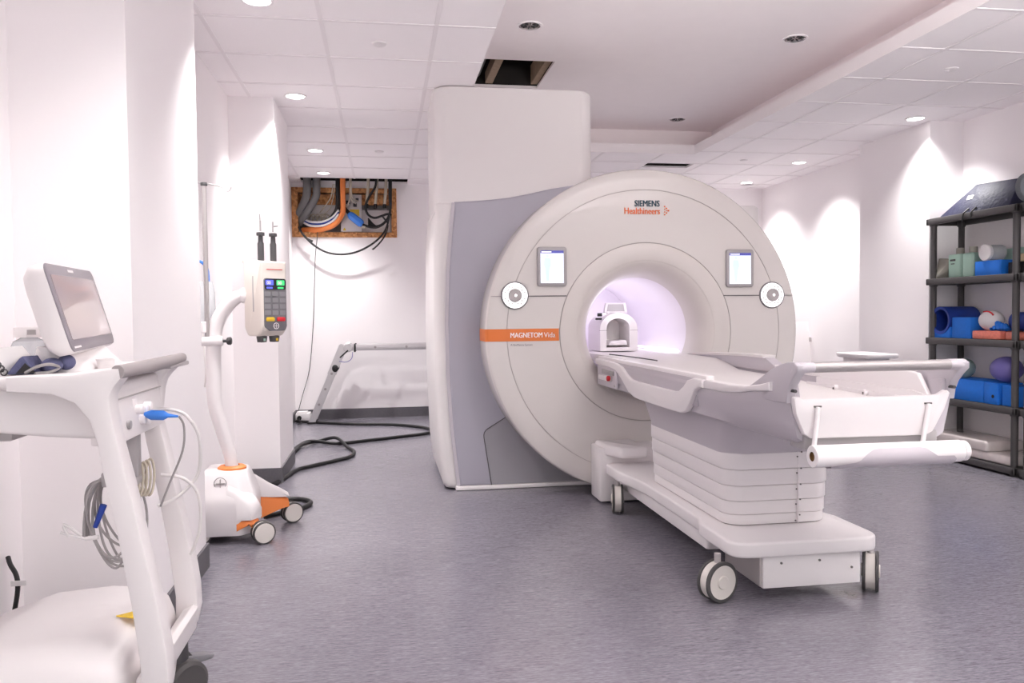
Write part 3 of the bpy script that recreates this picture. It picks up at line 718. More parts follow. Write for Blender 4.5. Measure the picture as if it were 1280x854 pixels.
# ------------------------------------------------------------ contrast injector on its wheeled stand
IY = 4.5
inj = thing('contrast_injector', 'white contrast injector on an orange-trimmed wheeled stand by the left wall', 'injector', (-.83, IY, 0))
# base
mb = MB()
rings = []
bx = [(-1.02, 4.37), (-.76, 4.37), (-.70, 4.45), (-.70, 4.66), (-.78, 4.74), (-1.02, 4.74)]
def brg(z, g):  # base outline shrunk by g
    cx, cy = -.86, 4.56
    return [(cx+(x-cx)*g, cy+(y-cy)*g, z) for x, y in rpoly(bx, .05, 4)]
mb.loft([brg(.045, .97), brg(.055, 1.0), brg(.21, 1.0), brg(.245, .985), brg(.262, .93), brg(.30, .86), brg(.362, .72), brg(.378, .66), brg(.382, .5)])
ib = mb.obj('base', M['white'], inj, sharp=50)
def leg(x0, y0, x1, y1, w0, w1, zt0, zt1, zb0, zb1):
    d = Vector((x1-x0, y1-y0, 0)).normalized(); sd = Vector((-d.y, d.x, 0)); rings = []
    for t in (0, .3, .6, .85, 1.0):
        p = Vector((x0+(x1-x0)*t, y0+(y1-y0)*t, 0)); w = w0+(w1-w0)*t; s_ = t*t*(3-2*t)
        zt = zt0+(zt1-zt0)*s_; zb = zb0+(zb1-zb0)*s_
        if t == 1.0: zt -= .02
        rings.append([p+sd*w+Vector((0, 0, zb)), p-sd*w+Vector((0, 0, zb)), p-sd*w+Vector((0, 0, zt-.025)), p-sd*(w-.02)+Vector((0, 0, zt)), p+sd*(w-.02)+Vector((0, 0, zt)), p+sd*w+Vector((0, 0, zt-.025))])
    return rings
L1 = (-.80, 4.45, -.685, 4.39); L2 = (-.82, 4.66, -.575, 4.782)
for q, t0, t1, b0, b1, o0 in ((L1, .31, .225, .12, .13, .13), (L2, .345, .205, .20, .165, .21)):
    mb = MB(); mb.loft(leg(*q, .075, .046, t0, t1, b0, b1)); lg = mb.obj('leg', M['white'], ib, sharp=50)
    mb = MB(); mb.loft(leg(*q, .078, .042, o0, b1+.005, .05, .105)); mb.obj('leg_underside', M['oranged'], ib, sharp=50)
for x, y, yaw in ((-.650, 4.37, R(25)), (-.548, 4.795, R(28)), (-.98, 4.40, R(20)), (-.95, 4.72, R(30))):
    Rm = Matrix.Translation((x, y, 0)) @ Matrix.Rotation(yaw, 4, 'Z')
    mb = MB(); mb.disc((0, -.032, .06), .054, 'y', 32, h=.064, bev=.004, M=Rm); c = mb.obj('caster', M['hub'], inj)
    for y0 in (-.03, .012):
        mb = MB(); mb.lathe([(.05, y0), (.058, y0), (.06, y0+.003), (.06, y0+.014), (.058, y0+.017), (.05, y0+.017)], 32, axis='y', c=(0, 0, .06), M=Rm); mb.obj('tire', M['tire'], c)
mb = MB(); mb.lathe([(.075, 0), (.075, .012), (.06, .022), (.04, .022)], 32, c=(-.828, 4.52, .376)); mb.obj('collar', M['oranged'], inj)
mb = MB(); mb.lathe([(.033, 0), (.033, -.003), (.029, -.003), (.029, 0)], 28, axis='y', c=(-.868, 4.402, .322)); mb.box((-.870, 4.396, .300), (-.866, 4.41, .344)); mb.box((-.890, 4.396, .320), (-.846, 4.41, .324)); o = mb.obj('emblem', M['knob'], ib)
# mast with bent arm
mb = MB(); mb.tube([(-.828, 4.52, .37), (-.838, 4.52, .46), (-.875, 4.51, .60), (-.905, 4.5, .74), (-.908, 4.5, .9), (-.905, 4.5, 1.05), (-.896, 4.5, 1.14), (-.868, 4.5, 1.21), (-.82, 4.495, 1.275), (-.775, 4.49, 1.31), (-.735, 4.485, 1.32)], [.034, .034, .036, .038, .039, .039, .039, .038, .037, .035, .033], 18, sub=5)
ms = mb.obj('mast', M['white'], inj)
mb = MB(); mb.disc((-.755, 4.487, 1.318), .041, 'x', 24, h=.03, bev=.004); mb.obj('arm_flange', M['white'], ms)
mb = MB(); mb.disc((-1.0, 4.47, 1.075), .026, 'x', 20, h=.15, bev=.004); mb.disc((-.95, 4.47, 1.12), .022, 'z', 20, h=.06, bev=.004); cl = mb.obj('pole_clamp', M['white'], inj)
mb = MB(); mb.disc((-.85, 4.47, 1.075), .008, 'x', 12, h=.025); mb.lathe([(0, 0), (.014, 0), (.020, .006), (.022, .02), (.016, .026), (0, .026)], 14, axis='x', c=(-.832, 4.47, 1.075)); mb.obj('clamp_knob', M['charcoal'], cl)
mb = MB(); mb.tube([(-.93, 4.47, 1.10), (-.93, 4.47, 1.905)], .0125, 14); ip = mb.obj('iv_pole', M['steel'], inj)
mb = MB(); mb.disc((-.93, 4.47, 1.90), .018, 'z', 16, h=.018, bev=.003); mb.obj('pole_cap', M['charcoal'], ip)
mb = MB(); mb.tube([(-1.02, 4.47, 1.918), (-.93, 4.47, 1.914), (-.85, 4.47, 1.898), (-.82, 4.47, 1.880), (-.812, 4.47, 1.872), (-.80, 4.47, 1.878), (-.79, 4.47, 1.895)], .004, 8, sub=4); mb.obj('bag_hook', M['steel'], ip)
# injector head
ang = R(40); Hm = Matrix.Translation((-.625, 4.45, 1.10)) @ Matrix.Rotation(ang, 4, 'Z')   # local -y is the control face
w, d = .076, .088
side = rpoly([(-d, .035), (-d+.045, 0), (d-.03, -.0), (d, .045), (d, .40), (d-.0, .41), (-d, .395)], [.03, .03, .03, .03, .012, .012, .012], 5)
mb = MB(); mb.prism(side, 'x', -w, w, .012, 3, M=Hm, caponly=True); hd = mb.obj('injector_head', M['offwhite'], inj, sharp=50)
mb = MB(); mb.loft([[(x, y, z) for x, y in ((-w+.014, -d+.002), (w-.008, -d+.002), (w-.008, -d-.004), (-w+.014, -d-.004))] for z in (.045, .30)], M=Hm)
pl = MB(); pl.prism(rpoly([(-w+.012, .05), (-.03, .028), (w-.018, .028), (w-.006, .05), (w-.006, .305), (-w+.012, .305)], .014, 4), 'y', -d-.004, -d+.03, .002, M=Hm); cp = pl.obj('control_panel', M['panel'], hd)
pl = MB(); pl.prism(rrect(-w+.016, w-.010, .245, .302, .012), 'y', -d-.0055, -d, M=Hm); pl.obj('display_window', M['black'], cp)
for x, m_ in ((-.032, 'led_b'), (.034, 'led_g')):
    pl = MB(); pl.prism(rrect(x-.024, x+.024, .268, .296, .004), 'y', -d-.0065, -d-.004, M=Hm); dd = pl.obj('display', M[m_], cp)
    pl = MB(); pl.text('00', .024, Hm @ FACE(x-.017, -d-.0072, .2735), depth=.0003, bold=.0006); pl.obj('digits', M['lettering'], dd)
    pl = MB(); pl.prism(rrect(x-.018, x+.018, .250, .260, .002), 'y', -d-.0065, -d-.004, M=Hm); pl.obj('display', M[m_], cp)
pl = MB()
for k in range(4):
    for x in (-.045, 0, .045):
        pl.prism(rrect(x-.018, x+.018, .112+k*.033, .136+k*.033, .004), 'y', -d-.0062, -d-.003, M=Hm)
pl.obj('keypad', M['button'], cp)
for x, m_ in ((-.030, 'yellow'), (.034, 'red')):
    pl = MB(); pl.prism(rrect(x-.025, x+.025, .078, .100, .008), 'y', -d-.0075, -d-.003, .001, M=Hm); pl.obj('button', M[m_], cp)
pl = MB(); pl.lathe([(.017, 0), (.017, -.002), (.014, -.002), (.014, 0)], 24, axis='y', c=(.004, -d-.004, .054), M=Hm); pl.box((.003, -d-.0058, .042), (.005, -d-.004, .066), M=Hm); pl.box((-.008, -d-.0058, .053), (.016, -d-.004, .055), M=Hm); pl.obj('emblem', M['lip'], cp)
pl = MB(); pl.text('injection system', .013, Hm @ FACE(-.05, -d-.0008, .348), depth=.0003) if False else pl.box((-.045, -d-.001, .350), (.05, -d+.004, .354), M=Hm); pl.obj('name_line', M['red'], hd)
pl = MB(); pl.box((-w-.0012, -.012, .13), (-w+.01, .0, .32), .002, M=Hm); pl.obj('side_slot', M['knob'], hd)
for x in (-.04, .035):
    mb = MB(); mb.lathe([(0, .395), (.0165, .395), (.0165, .49), (.013, .50), (.012, .53), (.021, .532), (.021, .548), (.010, .55), (0, .55)], 20, c=(x, -.03, 0), M=Hm); sy = mb.obj('syringe_mount', M['charcoal'], hd)
    mb = MB(); mb.tube([(x, -.03, .555), (x, -.03, .61)], .0045, 8, M=Hm)
    if x > 0: mb.tube([(x, -.03, .585), (x+.03, -.03, .59)], .004, 8, M=Hm)
    else: mb.tube([(x, -.03, .60), (x-.003, -.03, .645)], .003, 8, M=Hm)
    mb.obj('rod', M['steel'], sy)
    mb = MB(); mb.lathe([(0, .005), (.024, .005), (.028, -.004), (.024, -.032), (0, -.034)], 20, c=(x+.002, -.02, 0), M=Hm); k = mb.obj('knob', M['charcoal'], hd)
    mb = MB(); mb.box((x-.004, -.0475, -.026), (x+.008, -.045, -.012), M=Hm); mb.obj('knob_mark', M['sea' if x < 0 else 'yellow'], k)
# fluid bag half hidden behind the pier
bg = thing('fluid_bag', 'clear fluid bag with a bright blue cap hung beside the injector pole', 'fluid bag', (-.985, 4.62, 1.13))
mb = MB(); mb.loft([[(-.985+x*w_, 4.62+y*t_, z) for x, y in rrect(-1, 1, -1, 1, .9, 6)] for w_, t_, z in ((.055, .008, 1.14), (.066, .028, 1.18), (.07, .034, 1.25), (.068, .026, 1.34), (.06, .008, 1.385), (.058, .006, 1.40))]); mb.obj('bag', M['bag'], bg)
mb = MB(); mb.tube([(-1.03, 4.62, 1.50), (-.99, 4.62, 1.51), (-.955, 4.62, 1.47), (-.95, 4.62, 1.40)], .008, 8, sub=4); mb.obj('blue_cap', M['blue'], bg)
mb = MB(); mb.tube([(-.985, 4.62, 1.14), (-.975, 4.60, 1.0), (-.97, 4.60, .9), (-.975, 4.59, .82)], .004, 6, sub=4); mb.obj('drip_tube', M['wcable'], bg)

# ------------------------------------------------------------ white monitor cart in the foreground
cart = thing('monitor_cart', 'large white medical cart with slanted legs in the left foreground', 'medical cart', (-.85, 2.33, 0))
Y0, Y1 = 2.07, 2.585
# tray: a thick top with rounded front edge, flowing towards the handle
mb = MB()
prof = [(-1.19, 1.035), (-1.19, 1.062), (-.80, 1.064), (-.72, 1.069), (-.665, 1.077), (-.66, 1.05), (-.75, 1.034)]
mb.prism(prof, 'y', Y0-.012, Y1+.005, .012, 3); tr = mb.obj('tray_top', M['white2'], cart)
mb = MB(); mb.box((-.7865, Y0-.0125, 1.034), (-.7845, Y0+.06, 1.064)); mb.obj('seam', M['lip'], tr)
# apron drawer box below the tray
ap = [(-1.19, 1.036), (-1.19, .945), (-.93, .925), (-.82, .912), (-.69, .902), (-.672, .905), (-.672, 1.036)]
mb = MB(); mb.prism(ap, 'y', Y0+.03, Y1-.04, .012, 3); apn = mb.obj('apron', M['white2'], cart)
mb = MB(); mb.box((-1.19, Y0+.06, .90), (-.905, Y0+.3, .935), .012); mb.obj('keyboard_shelf', M['knob'], cart)
# the two side frames: arching from the tray down into the slanted legs
def side_frame(y0, y1, dx=0):
    outer = [(-.88, 1.066), (-.73, 1.07), (-.655, 1.08), (-.628, 1.082), (-.624, 1.055), (-.640, 1.035), (-.650, 1.015), (-.650, .99), (-.636, .905), (-.612, .80), (-.58, .635), (-.548, .475), (-.535, .38), (-.532, .31), (-.545, .255), (-.575, .215)]
    inner = [(-.625, .215), (-.60, .27), (-.598, .35), (-.615, .50), (-.64, .66), (-.672, .83), (-.682, .90), (-.697, .955), (-.730, 1.0), (-.78, 1.022), (-.88, 1.03)]
    mb = MB(); mb.prism([(x+dx*min(1, max(0, (1.05-z)/.15)), z) for x, z in outer+inner], 'y', y0, y1, .009, 2, caponly=True)
    return mb.obj('leg', M['white2'], cart, sharp=35)
side_frame(Y0-.035, Y0+.035); side_frame(Y1-.045, Y1+.025, -.042)
mb = MB(); mb.prism(rpoly([(-.625, .23), (-.59, .232), (-.575, .33), (-.62, .31)], .015), 'y', Y0, Y1, .01); mb.obj('cross_beam', M['white2'], cart)
# handle across the end
mb = MB(); mb.tube([(-.632, Y0-.03, 1.072), (-.618, Y0+.06, 1.074), (-.612, Y0+.3, 1.076), (-.615, Y1-.05, 1.077), (-.62, Y1+.02, 1.078)], [.017, .0175, .0175, .0165, .0155], 16, sub=6); hdl = mb.obj('handle', M['grip'], cart)
mb = MB(); mb.box((-.632, Y0+.33, 1.056), (-.600, Y1+.03, 1.068), .004); mb.obj('handle_lever', M['knob'], hdl)
# connector panel between the legs
mb = MB(); mb.prism([(-.72, .885), (-.655, .885), (-.675, 1.035), (-.72, 1.035)], 'y', Y0+.035, Y1-.045, .006); cpn = mb.obj('connector_panel', M['white2'], cart)
mb = MB(); mb.box((-.674, Y0+.036, .994), (-.665, Y1-.046, .997)); mb.obj('seam', M['knob'], cpn)
for y, z in ((2.29, .955), (2.33, .952), (2.37, .955), (2.31, .925), (2.35, .918)):
    mb = MB(); mb.disc((-.668, y, z), .013, 'x', 14, h=.022, bev=.003); mb.obj('socket', M['lip'], cpn)
mb = MB(); mb.box((-.672, 2.27, .962), (-.664, 2.30, .985), .002); mb.obj('socket', M['lip'], cpn)
mb = MB(); mb.disc((-.664, 2.2, .925), .011, 'x', 14, h=.012); mb.obj('socket', M['bezel'], cpn)
# base shell
mb = MB()
def bring(x, zt, yy0, yy1, r=.11):
    n = []; c = rrect(yy0, yy1, .09, zt, min(r, (zt-.09)*.48), 7)
    return [(x, y, z) for y, z in c]
mb.loft([bring(-1.2, .24, 2.12, 2.50), bring(-1.17, .30, 2.05, 2.54), bring(-1.08, .365, 2.02, 2.56), bring(-.95, .405, 2.0, 2.58), bring(-.80, .415, 2.0, 2.58), bring(-.70, .405, 2.0, 2.58), bring(-.655, .385, 2.01, 2.57), bring(-.64, .365, 2.03, 2.55)])
bs = mb.obj('base_shell', M['white2'], cart, sharp=60)
mb = MB(); mb.prism([(-.712, 2.235), (-.628, 2.195), (-.622, 2.295)], 'z', .411, .4145); lb = mb.obj('warning_label', M['yellow'], bs)
mb = MB(); mb.prism([(-.655, 2.232), (-.640, 2.226), (-.640, 2.252)], 'z', .4142, .4149); mb.obj('warning_symbol', M['seam'], lb)
mb = MB(); mb.lathe([(.012, 0), (.012, -.0015), (.0105, -.0015), (.0105, 0)], 20, axis='y', c=(-.555, 2.0, .30)); mb.obj('emblem', M['knob'], bs)
def cart_caster(x, y, yaw):
    Rm = Matrix.Translation((x, y, 0)) @ Matrix.Rotation(yaw, 4, 'Z') @ Matrix.Scale(1.25, 4)
    mb = MB(); mb.lathe([(0, .182), (.034, .182), (.036, .115), (.03, .10), (0, .10)], 20, M=Rm); mb.prism(rpoly([(-.05, .115), (-.02, .135), (.03, .135), (.055, .10), (.055, .06), (-.04, .06)], .02), 'y', -.012, .012, .004, M=Rm); c = mb.obj('caster', M['charcoal'], cart)
    for s_ in (-1, 1):
        mb = MB(); mb.lathe([(0, s_*.018), (.045, s_*.018), (.055, s_*.022), (.058, s_*.030), (.055, s_*.044), (.046, s_*.050), (.03, s_*.046), (0, s_*.046)], 32, axis='y', c=(.012, 0, .058), M=Rm); mb.obj('wheel', M['tire'], c)
    mb = MB(); mb.prism([(.02, .09), (.10, .085), (.105, .095), (.03, .115)], 'y', -.02, .02, .004, M=Rm); mb.obj('brake_pedal', M['panel'], c)
cart_caster(-.66, 2.58, R(48)); cart_caster(-.63, 2.10, R(30)); cart_caster(-1.12, 2.14, R(10)); cart_caster(-1.12, 2.46, R(10))
# cable hook inside the near leg
mb = MB(); mb.box((-.745, 2.28, .735), (-.68, 2.42, .765), .01); mb.box((-.76, 2.29, .745), (-.742, 2.41, .785), .006); mb.box((-.706, 2.331, .762), (-.676, 2.369, .905), .005); mb.obj('cable_hook', M['bezel'], cart)
# monitor, tilted back and facing the handle
B0, B1, T0 = Vector((-.761, 2.12, 1.114)), Vector((-.831, 2.66, 1.122)), Vector((-.824, 2.12, 1.34))
ey = (B1-B0).normalized(); ez = (T0-B0); ez = (ez-ey*ez.dot(ey)).normalized(); ex = ey.cross(ez)
Mm = Matrix(((ey.x, ez.x, ex.x, B0.x), (ey.y, ez.y, ex.y, B0.y), (ey.z, ez.z, ex.z, B0.z), (0, 0, 0, 1)))   # x: width, y: up the screen, z: out
W_, H_ = .545, .236
mb = MB(); mb.loft([[(x, y, z) for x, y in rrect(-.0+i, W_-i, 0+i+lo, H_-i, .03, 5)] for z, i, lo in ((0, .002, 0), (-.01, 0, 0), (-.035, .002, 0), (-.055, .02, .0), (-.06, .035, .0))], M=Mm)
mo = mb.obj('monitor', M['white2'], cart, sharp=50)
mb = MB(); mb.prism(rrect(.004, W_-.004, .004, H_-.003, .026), 'z', -.002, .004, .0015, M=Mm); bz = mb.obj('bezel', M['cartbez'], mo)
mb = MB(); mb.prism(rrect(.032, W_-.03, .034, H_-.032, .003), 'z', .003, .0052, M=Mm); mb.obj('screen', M['glass'], bz)
mb = MB(); mb.box((.23, H_-.019, .004), (.29, H_-.012, .0048), M=Mm); mb.box((.03, .012, .004), (.10, .017, .0048), M=Mm); mb.obj('lettering', M['lip'], bz)
mb = MB(); mb.loft([[(x, y, z) for x, y in rrect(x0, x1, 2.19, 2.56, .05, 6)] for x0, x1, z in ((-.90, -.765, 1.06), (-.90, -.768, 1.075), (-.892, -.795, 1.10), (-.885, -.82, 1.13))]); mb.obj('monitor_foot', M['white2'], cart, sharp=50)
# cup and things on the tray
mb = MB(); mb.lathe([(0, 0), (.020, 0), (.0225, .022), (.024, .023), (.024, .026), (.021, .026), (.019, .003), (0, .003)], 24); solo('cup', mb, M['white2'], 'small white cup on the cart tray by the handle', 'cup', (0, 0, 0)).location = (-.742, 2.30, 1.0665)
bt = thing('bottle', 'squat white bottle with a ribbed cap behind the navy cuff on the cart', 'bottle', (-.995, 2.46, 1.064))
mb = MB(); mb.lathe([(0, 0), (.045, 0), (.048, .006), (.048, .055), (.04, .075), (.022, .085), (.022, .09), (0, .09)], 28, c=(-.995, 2.46, 1.064)); mb.obj('body', M['bag'], bt)
mb = MB(); mb.lathe([(0, .086), (.038, .086), (.038, .112), (.036, .115), (0, .115)], 28, c=(-.995, 2.46, 1.064)); mb.obj('cap', M['white2'], bt)
mb = MB(); mb.box((-.985, 2.421, 1.158), (-.962, 2.424, 1.172)); mb.obj('cap_label', M['knob'], bt)
nb = thing('spiral_notebook', 'spiral-bound notebook lying at the left end of the cart tray', 'notebook', (-.95, 2.2, 1.064))
Nb = Matrix.Translation((-.985, 2.16, 1.064)) @ Matrix.Rotation(R(-48), 4, 'Y')
mb = MB(); mb.box((-.10, 0, .0), (.0, .20, .012), .002, M=Nb); 
nb2 = MB(); Nq = Matrix.Translation((-.922, 2.13, 1.066)) @ Matrix.Rotation(R(52), 4, 'Y'); nb2.box((-.075, 0, 0), (0, .2, .01), .002, M=Nq); nb2.obj('pages', M['label'], nb)
mb = MB()
for k in range(7): mb.lathe([(.0078, -.002), (.0098, 0), (.0078, .002), (.0058, 0), (.0078, -.002)], 10, axis='y', c=(-.072+.0115*k, -.004, .006), M=Nq)
mb.obj('spiral_binding', M['charcoal'], nb)
cu = thing('pressure_cuff', 'navy fabric cuff folded on the cart tray beside the monitor', 'cuff', (-.87, 2.2, 1.064))
mb = MB(); mb.hull([(-.975, 2.12, 1.066), (-.90, 2.12, 1.066), (-.975, 2.26, 1.066), (-.90, 2.26, 1.066), (-.938, 2.12, 1.112), (-.932, 2.26, 1.11), (-.955, 2.14, 1.098)], .004); mb.shift(.062).obj('cuff', M['navycloth'], cu)
mb = MB(); mb.hull([(-.952, 2.117, 1.068), (-.905, 2.117, 1.068), (-.930, 2.117, 1.094), (-.952, 2.125, 1.068), (-.905, 2.125, 1.068), (-.93, 2.125, 1.094)]); mb.shift(.062).obj('pocket', M['black'], cu)
mb = MB(); mb.ball((-.885, 2.16, 1.085), .024, (1, 1.3, .8)); mb.ball((-.865, 2.2, 1.09), .02, (1, 1.4, 1)); mb.shift(.062).obj('bulb', M['navycloth'], cu)
mb = MB(); mb.tube([(-.93, 2.118, 1.07), (-.90, 2.11, 1.085), (-.875, 2.12, 1.09), (-.865, 2.15, 1.08), (-.88, 2.13, 1.07), (-.91, 2.12, 1.068)], .004, 8, sub=5); mb.shift(.062).obj('cuff_tube', M['gcable'], cu)
# grey cable coil on the hook
cc = thing('cable_coil', 'bundle of grey cables coiled on the hook behind the cart leg', 'cable', (-.74, 2.35, .50))
rnd = random.Random(3)
mb = MB()
for k in range(8):
    a = .045+.02*rnd.random(); b = .105+.03*rnd.random(); cx = -.752+.015*rnd.random(); cz = .645-.02*rnd.random(); oy = 2.30+.016*k
    pts = [(cx+a*math.cos(t)-.012*math.sin(t), oy+.02*math.sin(2*t+k), .765-b+ b*math.sin(t)-.0) for t in [PI/2+2*PI*i/14 for i in range(15)]]
    mb.tube(pts, .0034, 7, sub=3)
for k in range(3):
    mb.tube([(-.81+.004*k, 2.3+.01*k, .61), (-.80, 2.3+.01*k, .70), (-.765, 2.3+.01*k, .765), (-.72, 2.3+.01*k, .785)], .0038, 7, sub=4)
mb.obj('coil', M['gcable'], cc)
mb = MB(); mb.tube([(-.80, 2.285, .61), (-.765, 2.28, .615)], .006, 8); mb.tube([(-.80, 2.285, .61), (-.86, 2.28, .632)], .004, 7); mb.tube([(-.81, 2.285, .62), (-.85, 2.275, .655), (-.84, 2.28, .62)], .004, 7, sub=3); mb.obj('cable_tie', M['label'], cc)
mb = MB(); mb.tube([(-.752, 2.285, .70), (-.775, 2.285, .64)], [.009, .006], 10); mb.obj('blue_plug', M['dblue'], cc)
# beige coil and white tube by the connector panel
bc = thing('cable_bundle', 'beige cables looped between the cart legs with a blue plug', 'cable', (-.64, 2.4, .65))
mb = MB()
for k in range(6):
    cx = -.70+.006*k; pts = [(cx+.012*math.cos(t)*(.7+.06*k), 2.36+.012*k+.01*math.sin(t), .745+.048*math.sin(t)*(.8+.05*k)) for t in [2*PI*i/12 for i in range(13)]]
    mb.tube(pts, .0036, 7, sub=3)
mb.obj('coil', M['beige'], bc)
mb = MB(); mb.tube([(-.655, 2.38, .935), (-.615, 2.37, .945), (-.565, 2.38, .93), (-.535, 2.4, .88), (-.53, 2.42, .82), (-.545, 2.44, .74), (-.60, 2.44, .68), (-.65, 2.42, .66)], .0052, 9, sub=5); mb.tube([(-.64, 2.42, .75), (-.58, 2.43, .735), (-.545, 2.45, .68), (-.545, 2.46, .58), (-.575, 2.47, .50)], .0048, 9, sub=5); mb.obj('white_tube', M['wcable'], bc)
mb = MB(); mb.tube([(-.65, 2.31, .938), (-.632, 2.31, .936), (-.60, 2.31, .934), (-.588, 2.31, .933), (-.562, 2.31, .930)], [.006, .014, .0135, .006, .003], 12); mb.obj('blue_plug', M['blue'], bc)
mb = MB(); mb.tube([(-.56, 2.31, .930), (-.55, 2.32, .90), (-.56, 2.34, .83), (-.60, 2.36, .74), (-.63, 2.37, .67)], .003, 7, sub=5); mb.obj('thin_lead', M['gcable'], bc)
# black mains lead at the left edge
ml = thing('mains_lead', 'black mains lead hanging by the near left wall behind the cart', 'cable', (-1.2, 2.8, .1))
mb = MB(); mb.tube([(-1.225, 2.82, .425), (-1.21, 2.8, .405), (-1.185, 2.78, .375), (-1.178, 2.77, .33), (-1.195, 2.77, .23), (-1.215, 2.78, .13), (-1.20, 2.78, .02), (-1.1, 2.78, .008)], .0075, 9, sub=5); mb.obj('lead', M['black'], ml)
mb = MB(); mb.box((-1.195, 2.762, .345), (-1.15, 2.766, .362), .001, M=None); mb.obj('tag', M['label'], ml)
# ------------------------------------------------------------ cable opening in the back wall
fr = thing('opening_frame', 'rough orange-brown chipboard frame lining the cable opening in the back wall', 'wooden frame', (-.43, YB, 2.14))
yf = YB-.02
for n_, a, b in (('left_board', (OX0-.015, OZ0-.02), (OX0+.06, OZ1+.06)), ('right_board', (OX1-.045, OZ0-.02), (OX1+.015, OZ1+.06)), ('bottom_board', (OX0+.06, OZ0-.02), (OX1-.045, OZ0+.038)), ('top_board', (OX0+.06, OZ1-.0), (OX1-.045, OZ1+.058))):
    mb = MB(); mb.box((a[0], yf, a[1]), (b[0], YB+.10, b[1]), .003); mb.obj(n_, M['osb'], fr)
mb = MB(); mb.box((OX0+.06, YB+.10, OZ1-.12), (OX1-.05, YB+.14, OZ1)); mb.obj('rear_batten', M['osb'], fr)
# metal junction box with yellow label
jb = thing('junction_box', 'pale metal junction box with yellow label in the middle of the opening', 'electrical box', (-.35, YB+.1, 2.19))
mb = MB(); mb.box((-.475, YB-.01, 2.19), (-.235, YB+.2, 2.625), .004); bx_ = mb.obj('box', M['metalbox'], jb)
mb = MB(); mb.box((-.37, YB-.014, 2.375), (-.262, YB-.008, 2.45)); mb.obj('yellow_label', M['yellow'], bx_)
mb = MB(); mb.prism([(-.455, 2.205), (-.415, 2.205), (-.435, 2.24)], 'y', YB-.014, YB-.008); mb.obj('warning_sign', M['yellow'], bx_)
mb = MB()
for x, z, w in ((-.39, 2.53, .05), (-.31, 2.50, .04), (-.285, 2.56, .035)): mb.box((x-w/2, YB-.04, z-.02), (x+w/2, YB, z+.02), .005)
mb.obj('terminal', M['charcoal'], bx_)
mb = MB(); mb.box((-.235, YB+.12, 2.2), (.10, YB+.16, 2.46)); solo('backing_panel', mb, M['label'], 'white panel behind the conduits at the right of the cable opening', 'panel', (-.07, YB+.14, 2.2))
mb = MB(); mb.box((-.95, YB+.15, 2.30), (-.5, YB+.19, 2.62)); solo('backing_panel', mb, M['label'], 'white panel behind the wires at the left of the cable opening', 'panel', (-.7, YB+.17, 2.3))
# grey ribbed hoses
for i, (x0, x1, lab) in enumerate(((-.84, -.955, 'left one of the two thick grey hoses entering the cable opening'), (-.735, -.93, 'right one of the two thick grey hoses entering the cable opening'))):
    mb = MB(); mb.tube([(x0, 9.44, 2.95), (x0, 9.44, 2.66), (x0-.02, 9.47, 2.56), (x0+(x1-x0)*.6, 9.53, 2.46-.05*i), (x1, 9.62, 2.38-.06*i), (x1-.01, 9.75, 2.33-.06*i)], .047-.003*i, 14, sub=5)
    solo('hose', mb, M['hose'], lab, 'hose', (x0, 9.44, 2.6), 'grey hoses')
# bundles from the ceiling slot
mb = MB()
for dx, dy in ((0, 0), (.022, .01), (.012, .03), (-.008, .02)): mb.tube([(-.50+dx, 9.42+dy, 2.95), (-.50+dx, 9.42+dy, 2.55), (-.52+dx, 9.45+dy, 2.42), (-.60+dx, 9.5+dy, 2.33), (-.75, 9.56+dy, 2.27), (-.90+dx, 9.62+dy, 2.255)], .016, 8, sub=5)
solo('cable_bundle', mb, M['black'], 'thick black cable bundle dropping from the ceiling left of the orange hose', 'cable', (-.5, 9.42, 2.6))
mb = MB(); mb.tube([(-.44, 9.41, 2.95), (-.44, 9.41, 2.45), (-.46, 9.42, 2.36), (-.53, 9.46, 2.27), (-.66, 9.52, 2.215), (-.80, 9.58, 2.20), (-.93, 9.66, 2.205)], .030, 12, sub=5)
mb.tube([(-.475, 9.44, 2.37), (-.56, 9.49, 2.27), (-.70, 9.54, 2.23), (-.92, 9.62, 2.22)], .02, 10, sub=5)
solo('orange_hose', mb, M['oranged'], 'bright orange hose curving out of the ceiling into the opening', 'hose', (-.44, 9.41, 2.6))
for k, (m_, c_, lab) in enumerate((('wcable', 0, 'upper white cable curving across the lower left of the cable opening'), ('dblue', .022, 'dark blue cable between the white cables in the opening'), ('wcable', .045, 'lower white cable just above the orange hose in the opening'))):
    mb = MB(); mb.tube([(-.49, 9.42, 2.42-c_), (-.56, 9.45, 2.345-c_), (-.68, 9.5, 2.295-c_), (-.82, 9.55, 2.30-c_), (-.90, 9.60, 2.34-c_), (-.93, 9.68, 2.35-c_)], .013 if m_ == 'wcable' else .009, 9, sub=5)
    solo('cable', mb, M[m_], lab, 'cable', (-.6, 9.45, 2.3))
mb = MB(); rnd = random.Random(5)
for k in range(5):
    x = -.9+.05*k; mb.tube([(x, 9.72, 2.33+.03*rnd.random()), (x+.05, 9.66, 2.40), (x+.10, 9.64, 2.36), (x+.08, 9.66, 2.30), (x+.02, 9.7, 2.31)], .009, 7, sub=4)
mb.tube([(-.55, 9.44, 2.72), (-.58, 9.5, 2.58), (-.66, 9.6, 2.48), (-.72, 9.66, 2.42)], .006, 7, sub=4); mb.tube([(-.53, 9.44, 2.72), (-.55, 9.5, 2.6), (-.60, 9.6, 2.46), (-.7, 9.66, 2.38)], .005, 7, sub=4)
solo('wire_tangle', mb, M['beige'], 'tangle of thin pale wires at the back left of the cable opening', 'wires', (-.8, 9.66, 2.3))
